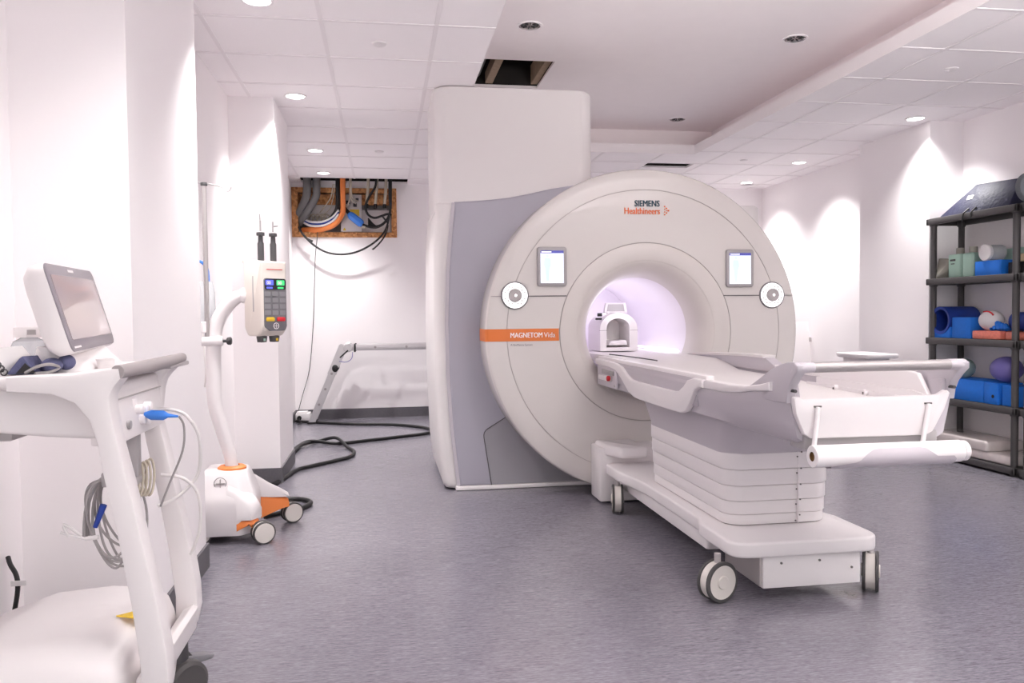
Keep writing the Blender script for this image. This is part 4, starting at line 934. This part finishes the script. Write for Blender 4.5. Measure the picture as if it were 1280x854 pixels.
mb = MB(); mb.tube([(-.36, 9.42, 2.95), (-.36, 9.43, 2.66), (-.365, 9.45, 2.55), (-.41, 9.5, 2.46), (-.44, 9.53, 2.42)], .009, 8, sub=4); mb.tube([(-.365, 9.43, 2.60), (-.34, 9.47, 2.54), (-.30, 9.52, 2.51)], .007, 8, sub=4); mb.tube([(-.345, 9.43, 2.95), (-.345, 9.43, 2.62), (-.32, 9.5, 2.56), (-.27, 9.54, 2.54)], .008, 8, sub=4)
solo('cable', mb, M['beige'], 'pale forked cable hanging in front of the metal junction box', 'cable', (-.36, 9.43, 2.6))
# blue connector block
bcn = thing('cable_connector', 'bright blue cable connector block hanging diagonally in the opening', 'connector', (-.30, 9.46, 2.26))
mb = MB(); mb.tube([(-.375, 9.47, 2.39), (-.355, 9.465, 2.365), (-.245, 9.455, 2.275), (-.225, 9.453, 2.26)], [.030, .046, .046, .032], 8); mb.obj('housing', M['blue'], bcn)
mb = MB(); mb.tube([(-.37, 9.47, 2.385), (-.41, 9.48, 2.43), (-.43, 9.5, 2.46)], .022, 9, sub=3); mb.tube([(-.23, 9.45, 2.265), (-.15, 9.45, 2.235), (-.06, 9.44, 2.23), (.02, 9.43, 2.27)], .014, 8, sub=4); mb.obj('cable_end', M['black'], bcn)
mb = MB(); mb.box((-.235, 9.44, 2.215), (-.19, 9.48, 2.245), .008); mb.obj('clip', M['beige'], bcn)
# conduits with black ends
for x, lab in ((-.175, 'leftmost of the three pale conduits with black ends'), (-.075, 'middle one of the three pale conduits with black ends'), (.03, 'rightmost of the three pale conduits with black ends')):
    cd = thing('conduit', lab+' hanging from the ceiling slot', 'conduit', (x, 9.5, 2.46), 'pale conduits')
    mb = MB(); mb.tube([(x+.03, 9.47, 2.95), (x+.02, 9.48, 2.70), (x, 9.5, 2.50)], .017, 12); mb.obj('tube', M['beige'], cd)
    mb = MB(); mb.disc((x, 9.5, 2.455), .021, 'z', 14, h=.05, bev=.003); mb.obj('end_cap', M['black'], cd)
# right hand black bundle and loops
mb = MB(); rnd = random.Random(9)
for k in range(7):
    dx = .012*(k % 3); dy = .012*(k//3); q = .02*rnd.random()
    mb.tube([(.09+dx, 9.42+dy, 2.95), (.085+dx, 9.42+dy, 2.6), (.10-q*.6, 9.42+dy, 2.42), (.05-q, 9.43+dy, 2.30), (-.05-q, 9.44+dy, 2.235+q*.6), (-.16, 9.46+dy, 2.245+.015*k)], .0085, 7, sub=5)
solo('cable_bundle', mb, M['black'], 'black cable bundle falling along the right side of the opening', 'cable', (.09, 9.42, 2.6))
mb = MB(); mb.tube([(-.06, 9.42, 2.95), (-.065, 9.42, 2.72), (-.13, 9.42, 2.60), (-.185, 9.42, 2.48), (-.165, 9.42, 2.38), (-.09, 9.42, 2.335), (0, 9.42, 2.36), (.06, 9.42, 2.38), (.11, 9.42, 2.37)], .0135, 9, sub=6); mb.tube([(0, 9.42, 2.36), (.03, 9.41, 2.32), (.07, 9.41, 2.27)], .010, 8, sub=3)
solo('cable', mb, M['black'], 'looped black cable hanging in front of the pale conduits', 'cable', (-.1, 9.42, 2.3))
mb = MB(); mb.tube([(-.955, 9.60, 2.24), (-.935, 9.52, 2.235), (-.915, 9.46, 2.17), (-.80, 9.45, 2.04), (-.65, 9.44, 1.945), (-.48, 9.43, 1.915), (-.31, 9.43, 1.94), (-.14, 9.42, 2.02), (-.01, 9.42, 2.13), (.05, 9.42, 2.23), (.085, 9.42, 2.36)], .0115, 9, sub=6); mb.tube([(-.95, 9.56, 2.235), (-.915, 9.48, 2.17), (-.86, 9.46, 2.10), (-.79, 9.46, 2.065)], .012, 8, sub=4); mb.tube([(.06, 9.41, 2.25), (.02, 9.40, 2.12), (-.06, 9.40, 2.02), (-.12, 9.40, 1.97)], .006, 7, sub=4); mb.tube([(.07, 9.41, 2.25), (.04, 9.40, 2.14), (-.04, 9.40, 2.03), (-.11, 9.40, 1.965)], .005, 7, sub=4)
solo('cable', mb, M['black'], 'long black cable sagging in a loop below the opening', 'cable', (-.48, 9.43, 1.91))
mb = MB(); mb.tube([(-.74, 9.54, 2.20), (-.745, 9.535, 2.12), (-.77, 9.54, 1.9), (-.79, 9.545, 1.5), (-.81, 9.545, 1.1), (-.86, 9.54, .6), (-.94, 9.52, .3), (-.985, 9.46, .12), (-.985, 9.43, .06)], .0042, 7, sub=5)
solo('cable', mb, M['charcoal'], 'thin dark cable running down the back wall to the white box', 'cable', (-.8, 9.54, .06))
# ------------------------------------------------------------ white box at the foot of the wall
pb = thing('power_box', 'white box with a black plug on the floor by the ladder foot', 'power box', (-.95, 9.42, 0))
mb = MB(); mb.box((-1.01, 9.34, .0), (-.845, 9.54, .10), .012); mb.box((-1.0, 9.36, .1), (-.88, 9.5, .115), .006); mb.obj('housing', M['white'], pb)
mb = MB(); mb.disc((-.965, 9.315, .05), .026, 'y', 16, h=.03, bev=.004); mb.tube([(-.965, 9.32, .05), (-.96, 9.26, .03), (-.93, 9.2, .012), (-.96, 9.14, .006)], .006, 7, sub=4); mb.obj('plug', M['black'], pb)
# ------------------------------------------------------------ folding ladder set up as a low trestle
ld = thing('folding_ladder', 'aluminium folding ladder set up as a low bench against the back wall', 'ladder', (.2, 9.3, 0))
def rail_sec(p, q, w=.011, h=.034): pass
YL = (9.16, 9.42)
for y in YL:
    mb = MB(); mb.box((-.36, y-.0125, .815), (1.1, y+.0125, .885), .004); mb.obj('platform_rail', M['alu'], ld)
    a, b = Vector((-.455, y, .87)), Vector((-.815, y, .012))
    d = (b-a).normalized(); nrm = Vector((-d.z, 0, d.x))
    for off, nm in ((0, 'leg_rail'),):
        mb = MB(); mb.loft([[p+nrm*u+Vector((0, v, 0)) for u, v in ((-.036, -.0125), (.036, -.0125), (.036, .0125), (-.036, .0125))] for p in (a, b)]); lr = mb.obj('leg_rail', M['alu'], ld)
    mb = MB(); q = a+(b-a)*.38
    mb.loft([[p+nrm*u+Vector((0, v, 0)) for u, v in ((-.044, -.017), (.044, -.017), (.044, .017), (-.044, .017))] for p in (a, q)]); mb.obj('outer_sleeve', M['alu'], lr)
    mb = MB(); mb.loft([[Vector((b.x+x, y+v, z)) for x, v in ((-.045, -.02), (.045, -.02), (.045, .02), (-.045, .02))] for z in (0, .022)]); mb.obj('foot', M['black'], lr)
    mb = MB(); mb.disc((-.40, y-.03, .85), .052, 'y', 24, h=.06, bev=.006); hg = mb.obj('hinge', M['alu'], ld)
    mb = MB(); mb.box((-.335, y-.02, .80), (-.315, y+.02, .89), .003); mb.tube([(-.49, y-.035, .74), (-.40, y-.035, .82)], .008, 8); mb.ball((-.545, y-.03, .62), .035, (1, .5, 1.2), 14, 8); mb.obj('hinge_lock', M['black'], hg)
    mb = MB()
    for k in range(3): mb.disc(tuple(a+(b-a)*(.36+.2*k)+Vector((0, -.022, 0))), .014, 'y', 14, h=.012)
    for x in (-.1, .25, .6): mb.disc((x, y-.017, .85), .014, 'y', 14, h=.006)
    mb.obj('rivet', M['steel'], ld)
    mb = MB(); a2, b2 = Vector((1.2, y, .87)), Vector((1.5, y, .012)); mb.loft([[p+Vector((u, v, 0)) for u, v in ((-.036, -.0125), (.036, -.0125), (.036, .0125), (-.036, .0125))] for p in (a2, b2)]); mb.box((1.09, y-.0125, .82), (1.22, y+.0125, .885)); mb.obj('leg_rail', M['alu'], ld)
for x in (-.12, .18, .48, .78): 
    mb = MB(); mb.box((x-.016, YL[0], .835), (x+.016, YL[1], .865), .003); mb.obj('rung', M['alu'], ld)
for t in (.3, .62, .93):
    p = Vector((-.455, 0, .87))*(1-t)+Vector((-.815, 0, .012))*t
    mb = MB(); mb.box((p.x-.016, YL[0], p.z-.014), (p.x+.016, YL[1], p.z+.014), .003); mb.obj('rung', M['alu'], ld)
mb = MB(); mb.tube([(-.50, YL[0]-.04, .70), (-.42, YL[0]-.05, .69), (-.36, YL[0]-.05, .73), (-.35, YL[0]-.04, .80)], .004, 7, sub=4); mb.obj('cord', M['violet'], ld)
# ------------------------------------------------------------ black cables on the floor
mb = MB(); mb.tube([(-1.0, 9.33, .016), (-.70, 9.13, .016), (-.363, 8.937, .016), (.0, 8.83, .016), (.25, 8.66, .016), (.43, 8.42, .016), (.47, 8.2, .016), (.38, 8.03, .016), (.14, 7.888, .016), (-.15, 7.73, .016), (-.45, 7.6, .016), (-.70, 7.68, .035), (-.80, 7.42, .016), (-.79, 7.2, .016)], .0155, 10, sub=6)
solo('floor_cable', mb, M['black'], 'thick black cable running from the white box along the floor to the scanner', 'cable', (0, 8.8, 0))
mb = MB(); mb.tube([(-.80, 7.13, .016), (-.76, 7.5, .03), (-.62, 7.80, .016), (-.46, 7.66, .06), (-.34, 7.36, .016), (-.275, 7.1, .016), (-.30, 6.86, .016), (-.406, 6.702, .016), (-.60, 6.47, .016), (-.69, 6.33, .016), (-.78, 5.86, .016), (-.90, 5.70, .016), (-.98, 5.4, .016), (-.95, 5.15, .016), (-.75, 5.27, .016), (-.58, 5.33, .016), (-.48, 5.22, .016), (-.52, 5.06, .016), (-.62, 4.98, .016), (-.72, 4.9, .016)], .0155, 10, sub=6)
solo('floor_cable', mb, M['black'], 'black corrugated cable curling on the floor behind the injector stand', 'cable', (-.5, 6.5, 0))
# ------------------------------------------------------------ panels leaning in the far right corner
def lean(x0, x1, y, h, lab, m_='white', slots=True):
    e = thing('leaning_board', lab, 'panel', ((x0+x1)/2, y, 0))
    T = Matrix.Translation((0, y, 0)) @ Matrix.Rotation(R(-6), 4, 'X')
    mb = MB(); mb.box((x0, -.03, 0), (x1, .0, h), .006, M=T); b_ = mb.obj('board', M[m_], e)
    if slots:
        mb = MB(); mb.box((x0+.02, -.034, h-.09), (x0+.06, -.028, h-.03), .002, M=T); mb.box((x0+.07, -.034, h-.12), (x0+.13, -.028, h-.07), .002, M=T); mb.obj('cut_out', M['knob'], b_)
lean(4.66, 4.755, 8.33, .98, 'narrow white panel leaning in the gap beside the wide one by the right wall')
mb = MB(); T = Matrix.Translation((0, 8.36, 0)) @ Matrix.Rotation(R(-5), 4, 'X'); mb.box((4.60, -.03, 0), (4.74, -.005, .93), .002, M=T); solo('leaning_board', mb, M['timber'], 'brown-edged board behind the white panels leaning by the right wall', 'board', (4.67, 8.36, 0))
lean(4.15, 4.575, 8.03, 1.09, 'widest white panel leaning upright against the right wall behind the scanner')
# ------------------------------------------------------------ white trolley top behind the table
tr_ = thing('white_trolley', 'white trolley whose flat top shows just above the table grab bar', 'trolley', (4.12, 6.4, 0))
mb = MB(); mb.prism(rpoly([(3.94, 6.25), (4.0, 6.1), (4.29, 6.12), (4.29, 6.62), (4.0, 6.62), (3.94, 6.5)], .05), 'z', .80, .835, .01); mb.obj('top', M['white'], tr_)
mb = MB(); mb.box((4.02, 6.2, .10), (4.25, 6.55, .80), .02); mb.obj('body', M['white'], tr_)
for x in (4.05, 4.22):
    for y in (6.24, 6.5):
        mb = MB(); mb.disc((x-.02, y, .05), .05, 'x', 20, h=.04, bev=.006); mb.tube([(x, y, .05), (x, y, .11)], .012, 8); mb.obj('caster', M['charcoal'], tr_)
# ------------------------------------------------------------ plastic shelving
SX0, SX1 = 4.42, 4.745
levels = [1.925, 1.435, .955, .475, .045]
def shelving(y0, y1, label):
    e = thing('shelving_unit', label, 'shelving', ((SX0+SX1)/2, (y0+y1)/2, 0))
    px = (SX0+.038, SX1-.035); py = (y0+.04, y1-.04)
    for z in levels:
        top = z+.022; lip = .052
        mb = MB()
        mb.prism(rrect(SX0, SX1, y0, y1, .03, 4), 'z', top-.012, top, .003)                       # deck
        o = [(SX0, y0), (SX1, y0), (SX1, y1), (SX0, y1)]
        for (xa, ya), (xb, yb) in zip(o, o[1:]+o[:1]):
            xs = sorted((xa, xb)); ys = sorted((ya, yb))
            if xs[0] == xs[1]: xs = [xs[0]-.0, xs[0]+.022] if xs[0] == SX0 else [xs[0]-.022, xs[0]]
            if ys[0] == ys[1]: ys = [ys[0], ys[0]+.022] if ys[0] == y0 else [ys[0]-.022, ys[0]]
            mb.box((xs[0]-.002, ys[0]-.002, top-lip), (xs[1]+.002, ys[1]+.002, top+.0), .006)
        for x in px:
            for y in py: mb.lathe([(.028, top-lip-.012), (.034, top-lip), (.034, top-.02)], 14, c=(x, y, 0))
        mb.obj('shelf', M['shelf'], e)
        
    for x in px:
        for y in py:
            mb = MB(); mb.tube([(x, y, 0), (x, y, levels[0]+.0)], .024, 14); mb.obj('post', M['shelf'], e)
    return e
shelving(5.035, 5.985, 'tall dark plastic shelving unit full of coils and cushions by the right wall')
shelving(4.05, 5.0, 'second dark plastic shelving unit cut off by the right edge of the photo')
T = [z+.0225 for z in levels]
# top shelf
wd = thing('wedge_cushion', 'navy vinyl wedge cushion with a white tag on the top shelf', 'cushion', (4.58, 5.5, T[0]))
mb = MB(); mb.hull([(4.44, 5.86, T[0]), (4.73, 5.84, T[0]), (4.44, 5.13, T[0]), (4.73, 5.13, T[0]), (4.56, 5.60, T[0]+.225), (4.73, 5.66, T[0]+.235), (4.5467, 5.14, T[0]+.20), (4.73, 5.13, T[0]+.22)], .006); wc = mb.obj('cover', M['navy'], wd)
e1, e2, e3 = Vector((4.44, 5.86, T[0])), Vector((4.44, 5.13, T[0])), Vector((4.56, 5.60, T[0]+.225))
nx = (e2-e1).normalized(); nn = (e2-e1).cross(e3-e1).normalized(); ny = nn.cross(nx)
if nn.x > 0: nn = -nn; ny = nn.cross(nx)
Tm = Matrix(((nx.x, ny.x, nn.x, 0), (nx.y, ny.y, nn.y, 0), (nx.z, ny.z, nn.z, 0), (0, 0, 0, 1)))
cen = e1*.28+e2*.17+e3*.55; Tm = Matrix.Translation(cen+nn*.001) @ Tm
mb = MB(); mb.box((-.032, -.018, -.002), (.032, .018, .002), M=Tm); mb.obj('tag', M['label'], wc)
mb = MB(); mb.tube([(4.41, 5.56, T[0]-.06), (4.412, 5.555, T[0]-.01), (4.425, 5.55, T[0]+.006), (4.45, 5.54, T[0]+.03)], .006, 6, sub=3); mb.tube([(4.41, 5.47, T[0]-.05), (4.412, 5.47, T[0]-.01), (4.425, 5.47, T[0]+.006), (4.45, 5.46, T[0]+.03)], .006, 6, sub=3); mb.obj('strap', M['black'], wc)
mb = MB(); mb.disc((4.47, 4.93, T[0]+.105), .105, 'y', 36, h=.07, bev=.012); 
bl_ = solo('round_cushion', mb, M['greyfoam'], 'grey round foam cushion standing on edge at the right end of the top shelf', 'cushion', (4.47, 4.96, T[0]))
# second shelf
z = T[1]
mb = MB(); mb.hull([(4.46, 5.93, z), (4.52, 5.86, z), (4.50, 5.94, z+.17), (4.56, 5.80, z+.15), (4.50, 5.80, z+.15), (4.49, 5.82, z+.06), (4.6, 5.9, z)], .006); solo('positioning_bracket', mb, M['olive'], 'small grey-green angled bracket at the far left of the second shelf', 'bracket', (4.52, 5.88, z))
for y0, y1, lab, hh in ((5.64, 5.79, 'pale green square bottle with label, left of the pair on the second shelf', .185), (5.515, 5.63, 'pale green square bottle next to the white lidded jar, second shelf', .185)):
    e = thing('bottle', lab, 'bottle', (4.53, (y0+y1)/2, z), 'pale green bottles')
    mb = MB(); mb.prism(rrect(4.465, 4.60, y0, y1, .02), 'z', z, z+hh, .012, 3, caponly=True); b_ = mb.obj('body', M['sea'], e)
    mb = MB(); mb.disc((4.52, (y0+y1)/2, z+hh-.002), .030, 'z', 20, h=.05, bev=.003); mb.obj('cap', M['olive'], e)
    if y0 > 5.6:
        mb = MB(); mb.box((4.4635, 5.70, z+.13), (4.467, 5.76, z+.145)); mb.box((4.4635, 5.71, z+.105), (4.467, 5.75, z+.112)); mb.obj('label', M['charcoal'], b_)
mb = MB(); mb.prism(rrect(4.47, 4.62, 5.24, 5.50, .01), 'z', z, z+.11, .006); solo('foam_block', mb, M['fblue'], 'blue box-shaped foam block under the white round jar, second shelf', 'foam block', (4.54, 5.37, z))
jr = thing('jar', 'round white lidded jar lying on its side on the second shelf', 'jar', (4.50, 5.40, z+.11))
zj = z+.115+.058
mb = MB(); mb.disc((4.49, 5.39, zj), .058, 'x', 28, h=.12, bev=.006); mb.obj('body', M['bag'], jr)
mb = MB(); mb.disc((4.462, 5.39, zj), .064, 'x', 32, h=.03, bev=.006); mb.obj('lid', M['label'], jr)
mb = MB(); mb.box((4.63, 5.06, z), (4.73, 5.46, z+.20), .01); solo('foam_slab', mb, M['sea'], 'long pale green slab behind the blue foam block, second shelf', 'slab', (4.68, 5.2, z))
mb = MB(); mb.box((4.50, 5.065, z), (4.62, 5.2, z+.085), .004); solo('carton', mb, M['black'], 'small black box at the right end of the second shelf', 'box', (4.55, 5.1, z))
mb = MB(); mb.hull([(4.47, 5.12, z+.0855), (4.47, 5.065, z+.0855), (4.58, 5.12, z+.0855), (4.58, 5.065, z+.0855), (4.49, 5.066, z+.145), (4.57, 5.066, z+.145)], .004); solo('foam_wedge', mb, M['cream'], 'small cream foam wedge on the black box, right end of the second shelf', 'foam wedge', (4.52, 5.09, z+.0855))
# third shelf
z = T[2]
rc = thing('coil_cradle', 'dark blue foam tube on a blue foot at the left of the third shelf', 'foam cradle', (4.54, 5.8, z))
n = 32; ro, ri, cy_, cc_ = .112, .088, 5.855, z+.140
ring = lambda r_, x_: [(x_, cy_+r_*math.cos(2*PI*k/n), cc_+r_*math.sin(2*PI*k/n)) for k in range(n)]
mb = MB(); mb.loft([ring(ri, 4.70), ring(ri, 4.455), ring(ro, 4.45), ring(ro, 4.735)], caps=False)
mb.disc((4.70, cy_, cc_), ri, 'x', 32, h=.01); mb.obj('tube', M['dblue'], rc)
mb = MB(); mb.prism([(5.745, z), (5.965, z), (5.965, z+.075), (cy_+.06, z+.045), (cy_, z+.028), (cy_-.06, z+.045), (5.745, z+.09)], 'x', 4.455, 4.73, .004); mb.obj('foot', M['fblue'], rc)
mb = MB(); mb.box((4.465, 5.53, z), (4.62, 5.735, z+.165), .005)
solo('foam_block', mb, M['fblue'], 'bright blue foam block standing beside the tube cradle, third shelf', 'foam block', (4.54, 5.63, z))
mb = MB(); mb.box((4.46, 5.22, z), (4.66, 5.51, z+.065), .012)
solo('coral_packet', mb, M['coral'], 'coral-red wrapped packet lying under the white ball, third shelf', 'packet', (4.56, 5.37, z))
mb = MB(); mb.box((4.47, 5.06, z), (4.66, 5.19, z+.06), .012)
solo('coral_packet', mb, M['coral'], 'coral-red wrapped packet at the right end of the third shelf', 'packet', (4.56, 5.12, z))
hb_ = thing('white_ball', 'white egg-shaped ball with a red line on the coral packet', 'ball', (4.54, 5.40, z+.065))
mb = MB(); mb.ball((4.54, 5.405, z+.142), .079, (1, 1.2, 1)); wb = mb.obj('shell', M['label'], hb_)
mb = MB()
pts = []
for k in range(9):
    t = R(112-78*k/8); u_ = R(-58)
    v = Vector((math.cos(t)*0+math.sin(u_)*.62, -math.cos(t)*1.0, math.sin(t)*.85)); v = Vector((-.60, -math.cos(t), math.sin(t))).normalized()*.0795
    pts.append((4.54+v.x, 5.405+v.y*1.2, z+.142+v.z))
mb.tube(pts, .0065, 6); mb.obj('red_line', M['red'], wb)
mb = MB(); rnd = random.Random(4)
for k in range(6):
    y = 5.24+.03*k; mb.tube([(4.50+.02*rnd.random(), y-.03, z+.075), (4.52, y, z+.10+.04*rnd.random()), (4.54, y+.03, z+.075), (4.60, y+.01, z+.09)], .018, 8, sub=4)
solo('blue_cloth', mb, M['fblue'], 'crumpled blue cloth on the coral packet to the right of the white ball', 'cloth', (4.54, 5.28, z+.066))
mb = MB(); mb.disc((4.60, 5.055, z+.064+.07), .07, 'y', 24, h=.18, bev=.008); solo('blue_roll', mb, M['dblue'], 'dark blue foam roll at the right end of the third shelf', 'foam roll', (4.6, 5.14, z+.064))
# fourth shelf
z = T[3]
mb = MB(); mb.box((4.45, 5.37, z), (4.68, 5.90, z+.165), .008); solo('foam_block', mb, M['fblue'], 'long blue foam block carrying the two balls on the fourth shelf', 'foam block', (4.56, 5.6, z))
sb = thing('foam_block', 'short blue foam block with a dark hole right of the long one, fourth shelf', 'foam block', (4.55, 5.29, z))
mb = MB(); mb.box((4.445, 5.225, z), (4.66, 5.362, z+.16), .006); mb.obj('block', M['fblue'], sb)
mb = MB(); mb.disc((4.443, 5.27, z+.06), .013, 'x', 14, h=.004); mb.obj('hole', M['black'], sb)
mb = MB(); mb.box((4.46, 5.06, z), (4.66, 5.20, z+.15), .006); solo('foam_block', mb, M['fblue'], 'blue foam block beside the front post at the right end, fourth shelf', 'foam block', (4.55, 5.12, z))
mb = MB(); mb.ball((4.53, 5.67, z+.166+.078), .078); solo('ball', mb, M['sage'], 'small grey-green rubber ball on the long blue block, fourth shelf', 'ball', (4.53, 5.67, z+.166))
mb = MB(); mb.ball((4.54, 5.25, z+.166+.095), .10, (1.05, 1.18, .95)); solo('ball', mb, M['violet'], 'large violet squashed ball on the blue blocks, fourth shelf', 'ball', (4.54, 5.25, z+.166))
# bottom shelf
z = T[4]
mb = MB(); mb.prism(rpoly([(4.44, 5.07), (4.72, 5.06), (4.73, 5.95), (4.43, 5.92)], .02), 'z', z, z+.07, .015, 3); solo('wrapped_pad', mb, M['wrap'], 'lower pale pad in clear wrap lying on the bottom shelf', 'pad', (4.58, 5.5, z))
mb = MB(); mb.prism(rpoly([(4.42, 5.30), (4.73, 5.28), (4.73, 5.97), (4.43, 5.96)], .02), 'z', z+.071, z+.15, .015, 3); solo('wrapped_pad', mb, M['wrap'], 'upper pale pad in clear wrap on top of the other, bottom shelf', 'pad', (4.58, 5.6, z+.071))
# ------------------------------------------------------------ ceiling fittings
def downlight(x, y, z, lab, on, energy=0, group=None, r=.066, aim=None, cone=CONE):
    e = thing('downlight', lab, 'ceiling light', (x, y, z), group)
    mb = MB(); mb.lathe([(r+.014, .001), (r+.013, -.006), (r, -.007), (r-.004, .0), (r-.004, .001)], 36, c=(x, y, z)); mb.obj('trim_ring', M['white'] if on else M['lip'], e)
    if on:
        mb = MB(); mb.lathe([(r-.003, -.003), (r-.02, -.0025), (0, -.0025)], 36, c=(x, y, z)); mb.obj('lamp', M['lamp'], e)
    else:
        mb = MB(); mb.lathe([(r-.001, -.006), (r-.012, .0), (r-.02, .0), (.022, -.001), (0, -.001)], 36, c=(x, y, z)); rf_ = mb.obj('reflector', M['chrome'], e)
        mb = MB()
        for k in range(8):
            t = 2*PI*k/8; mb.box((-.003, .022, -.005), (.003, r-.016, -.0015), M=Matrix.Translation((x, y, z)) @ Matrix.Rotation(t, 4, 'Z'))
        mb.obj('louvre', M['charcoal'], rf_)
    if on and energy:
        l = bpy.data.lights.new('downlight_beam', 'SPOT'); l.energy = energy; l.spot_size = R(cone); l.spot_blend = SPOT_BLEND; l.shadow_soft_size = .04; l.color = (1, .982, .97)
        o = bpy.data.objects.new('downlight_beam', l); COL.objects.link(o); o.location = (x, y, z-.02)
    return e
for x, y, lab in ((-.59, 4.13, 'lit downlight at the top edge of the photo, nearest of the left row'), (-.592, 5.87, 'lit downlight beside the far left pier, second of the left row'), (-.609, 7.75, 'lit downlight third along the left row'), (-.62, 8.94, 'lit downlight of the left row just before the cable opening')):
    downlight(x, y, HC, lab, True, E_LEFT, 'lit downlights')
for x, y, lab in ((4.29, 5.95, 'lit downlight over the corner of the right pier'), (4.31, 7.83, 'lit downlight in front of the right wall, middle of its row'), (4.33, 9.10, 'lit downlight farthest away near the right back corner')):
    downlight(x, y, HC, lab, True, E_RIGHT, 'lit downlights', cone=114)
for y in (2.35, .5): downlight(-.59, y, HC, 'unseen lit downlight carrying the left row on above and behind the photographer', True, E_NEAR, 'lit downlights')  # row carried on out of view; the rear lamp is extra fill
for y in (4.1, 2.2): downlight(4.28, y, HC, 'added lit downlight carrying the right row on out of view', True, E_RIGHT, 'lit downlights', cone=114)  # unseen lamps added to brighten the right side and its ceiling
for x, y, lab in ((.952, 5.10, 'unlit downlight in the cove, left of the two near ones'), (2.78, 5.106, 'unlit downlight in the cove near the right-hand lip'), (2.80, 7.355, 'unlit downlight in the cove farthest back beside the scanner column')):
    downlight(x, y, HCV, lab, False, 0, 'unlit cove downlights', r=.07)
for x, y, lab in ((.0, 4.69, 'white cover plate on the left ceiling, nearer one'), (-.017, 7.73, 'white cover plate on the left ceiling, far one'), (3.65, 4.71, 'white cover plate on the right ceiling, nearer one'), (3.67, 7.77, 'white cover plate on the right ceiling, far one')):
    mb = MB(); mb.lathe([(0, -.012), (.034, -.012), (.042, -.006), (.042, 0), (0, 0)], 28, c=(x, y, HC)); solo('ceiling_cover_plate', mb, M['white'], lab, 'sprinkler cover', (x, y, HC), 'sprinkler cover plates')
downlight(1.5, 8.6, HC, 'added lit downlight behind the scanner, hidden by its column', True, E_LEFT, 'lit downlights')  # extra hidden lamp, added to brighten the wall behind the bore
# ------------------------------------------------------------ camera
sc = bpy.context.scene
cam = bpy.data.cameras.new('camera'); co = bpy.data.objects.new('camera', cam); COL.objects.link(co)
cam.sensor_width = 36; cam.lens = 36*1000/1280; cam.clip_start = .05
psi, pit, rol = math.atan(.16), math.atan(.0335), .0105
f = Vector((math.sin(psi)*math.cos(pit), math.cos(psi)*math.cos(pit), -math.sin(pit)))
r0_ = Vector((math.cos(psi), -math.sin(psi), 0)); u0_ = r0_.cross(f)
r_ = r0_*math.cos(rol)-u0_*math.sin(rol); u_ = u0_*math.cos(rol)+r0_*math.sin(rol)
co.matrix_world = Matrix(((r_.x, u_.x, -f.x, 0), (r_.y, u_.y, -f.y, 0), (r_.z, u_.z, -f.z, 1.2), (0, 0, 0, 1)))
sc.camera = co
# ------------------------------------------------------------ light
def area(name, loc, rot, sx, sy, e, col=(1, .985, .97)):
    l = bpy.data.lights.new(name, 'AREA'); l.shape = 'RECTANGLE'; l.size = sx; l.size_y = sy; l.energy = e; l.color = col
    o = bpy.data.objects.new(name, l); COL.objects.link(o); o.location = loc; o.rotation_euler = rot; return o
area('overhead_fill', (1.7, -.4, 2.74), (0, 0, 0), 4.0, 1.4, E_OVERHEAD)  # unseen fill lamp added under the ceiling to lift the overall light
area('upward_fill', (2.2, .2, 1.75), (R(180-30), 0, 0), 1.0, .6, E_UPFILL).data.spread = R(110)  # fill lamp added out of view, throwing light up at the ceiling
for q in ((GX, 5.62, 1.22), (GX, 5.95, 1.22), (GX, 6.3, 1.2)):
    l = bpy.data.lights.new('bore_lamp', 'POINT'); l.energy = E_BORE; l.color = (.94, .905, 1); l.shadow_soft_size = .12
    o = bpy.data.objects.new('bore_lamp', l); COL.objects.link(o); o.location = q
w = bpy.data.worlds.new('world'); sc.world = w; w.use_nodes = True
bg_ = w.node_tree.nodes['Background']; bg_.inputs[0].default_value = (1, .98, .97, 1); bg_.inputs[1].default_value = E_WORLD
sc.view_settings.view_transform = 'Standard'; sc.view_settings.look = 'None'; sc.view_settings.gamma = 1; sc.view_settings.use_curve_mapping = False
sc.view_settings.exposure = EXPO
sc.cycles.use_denoising = True
sc.cycles.max_bounces = 16; sc.cycles.diffuse_bounces = 14; sc.cycles.glossy_bounces = 4; sc.cycles.transmission_bounces = 6
sc.cycles.sample_clamp_indirect = 10
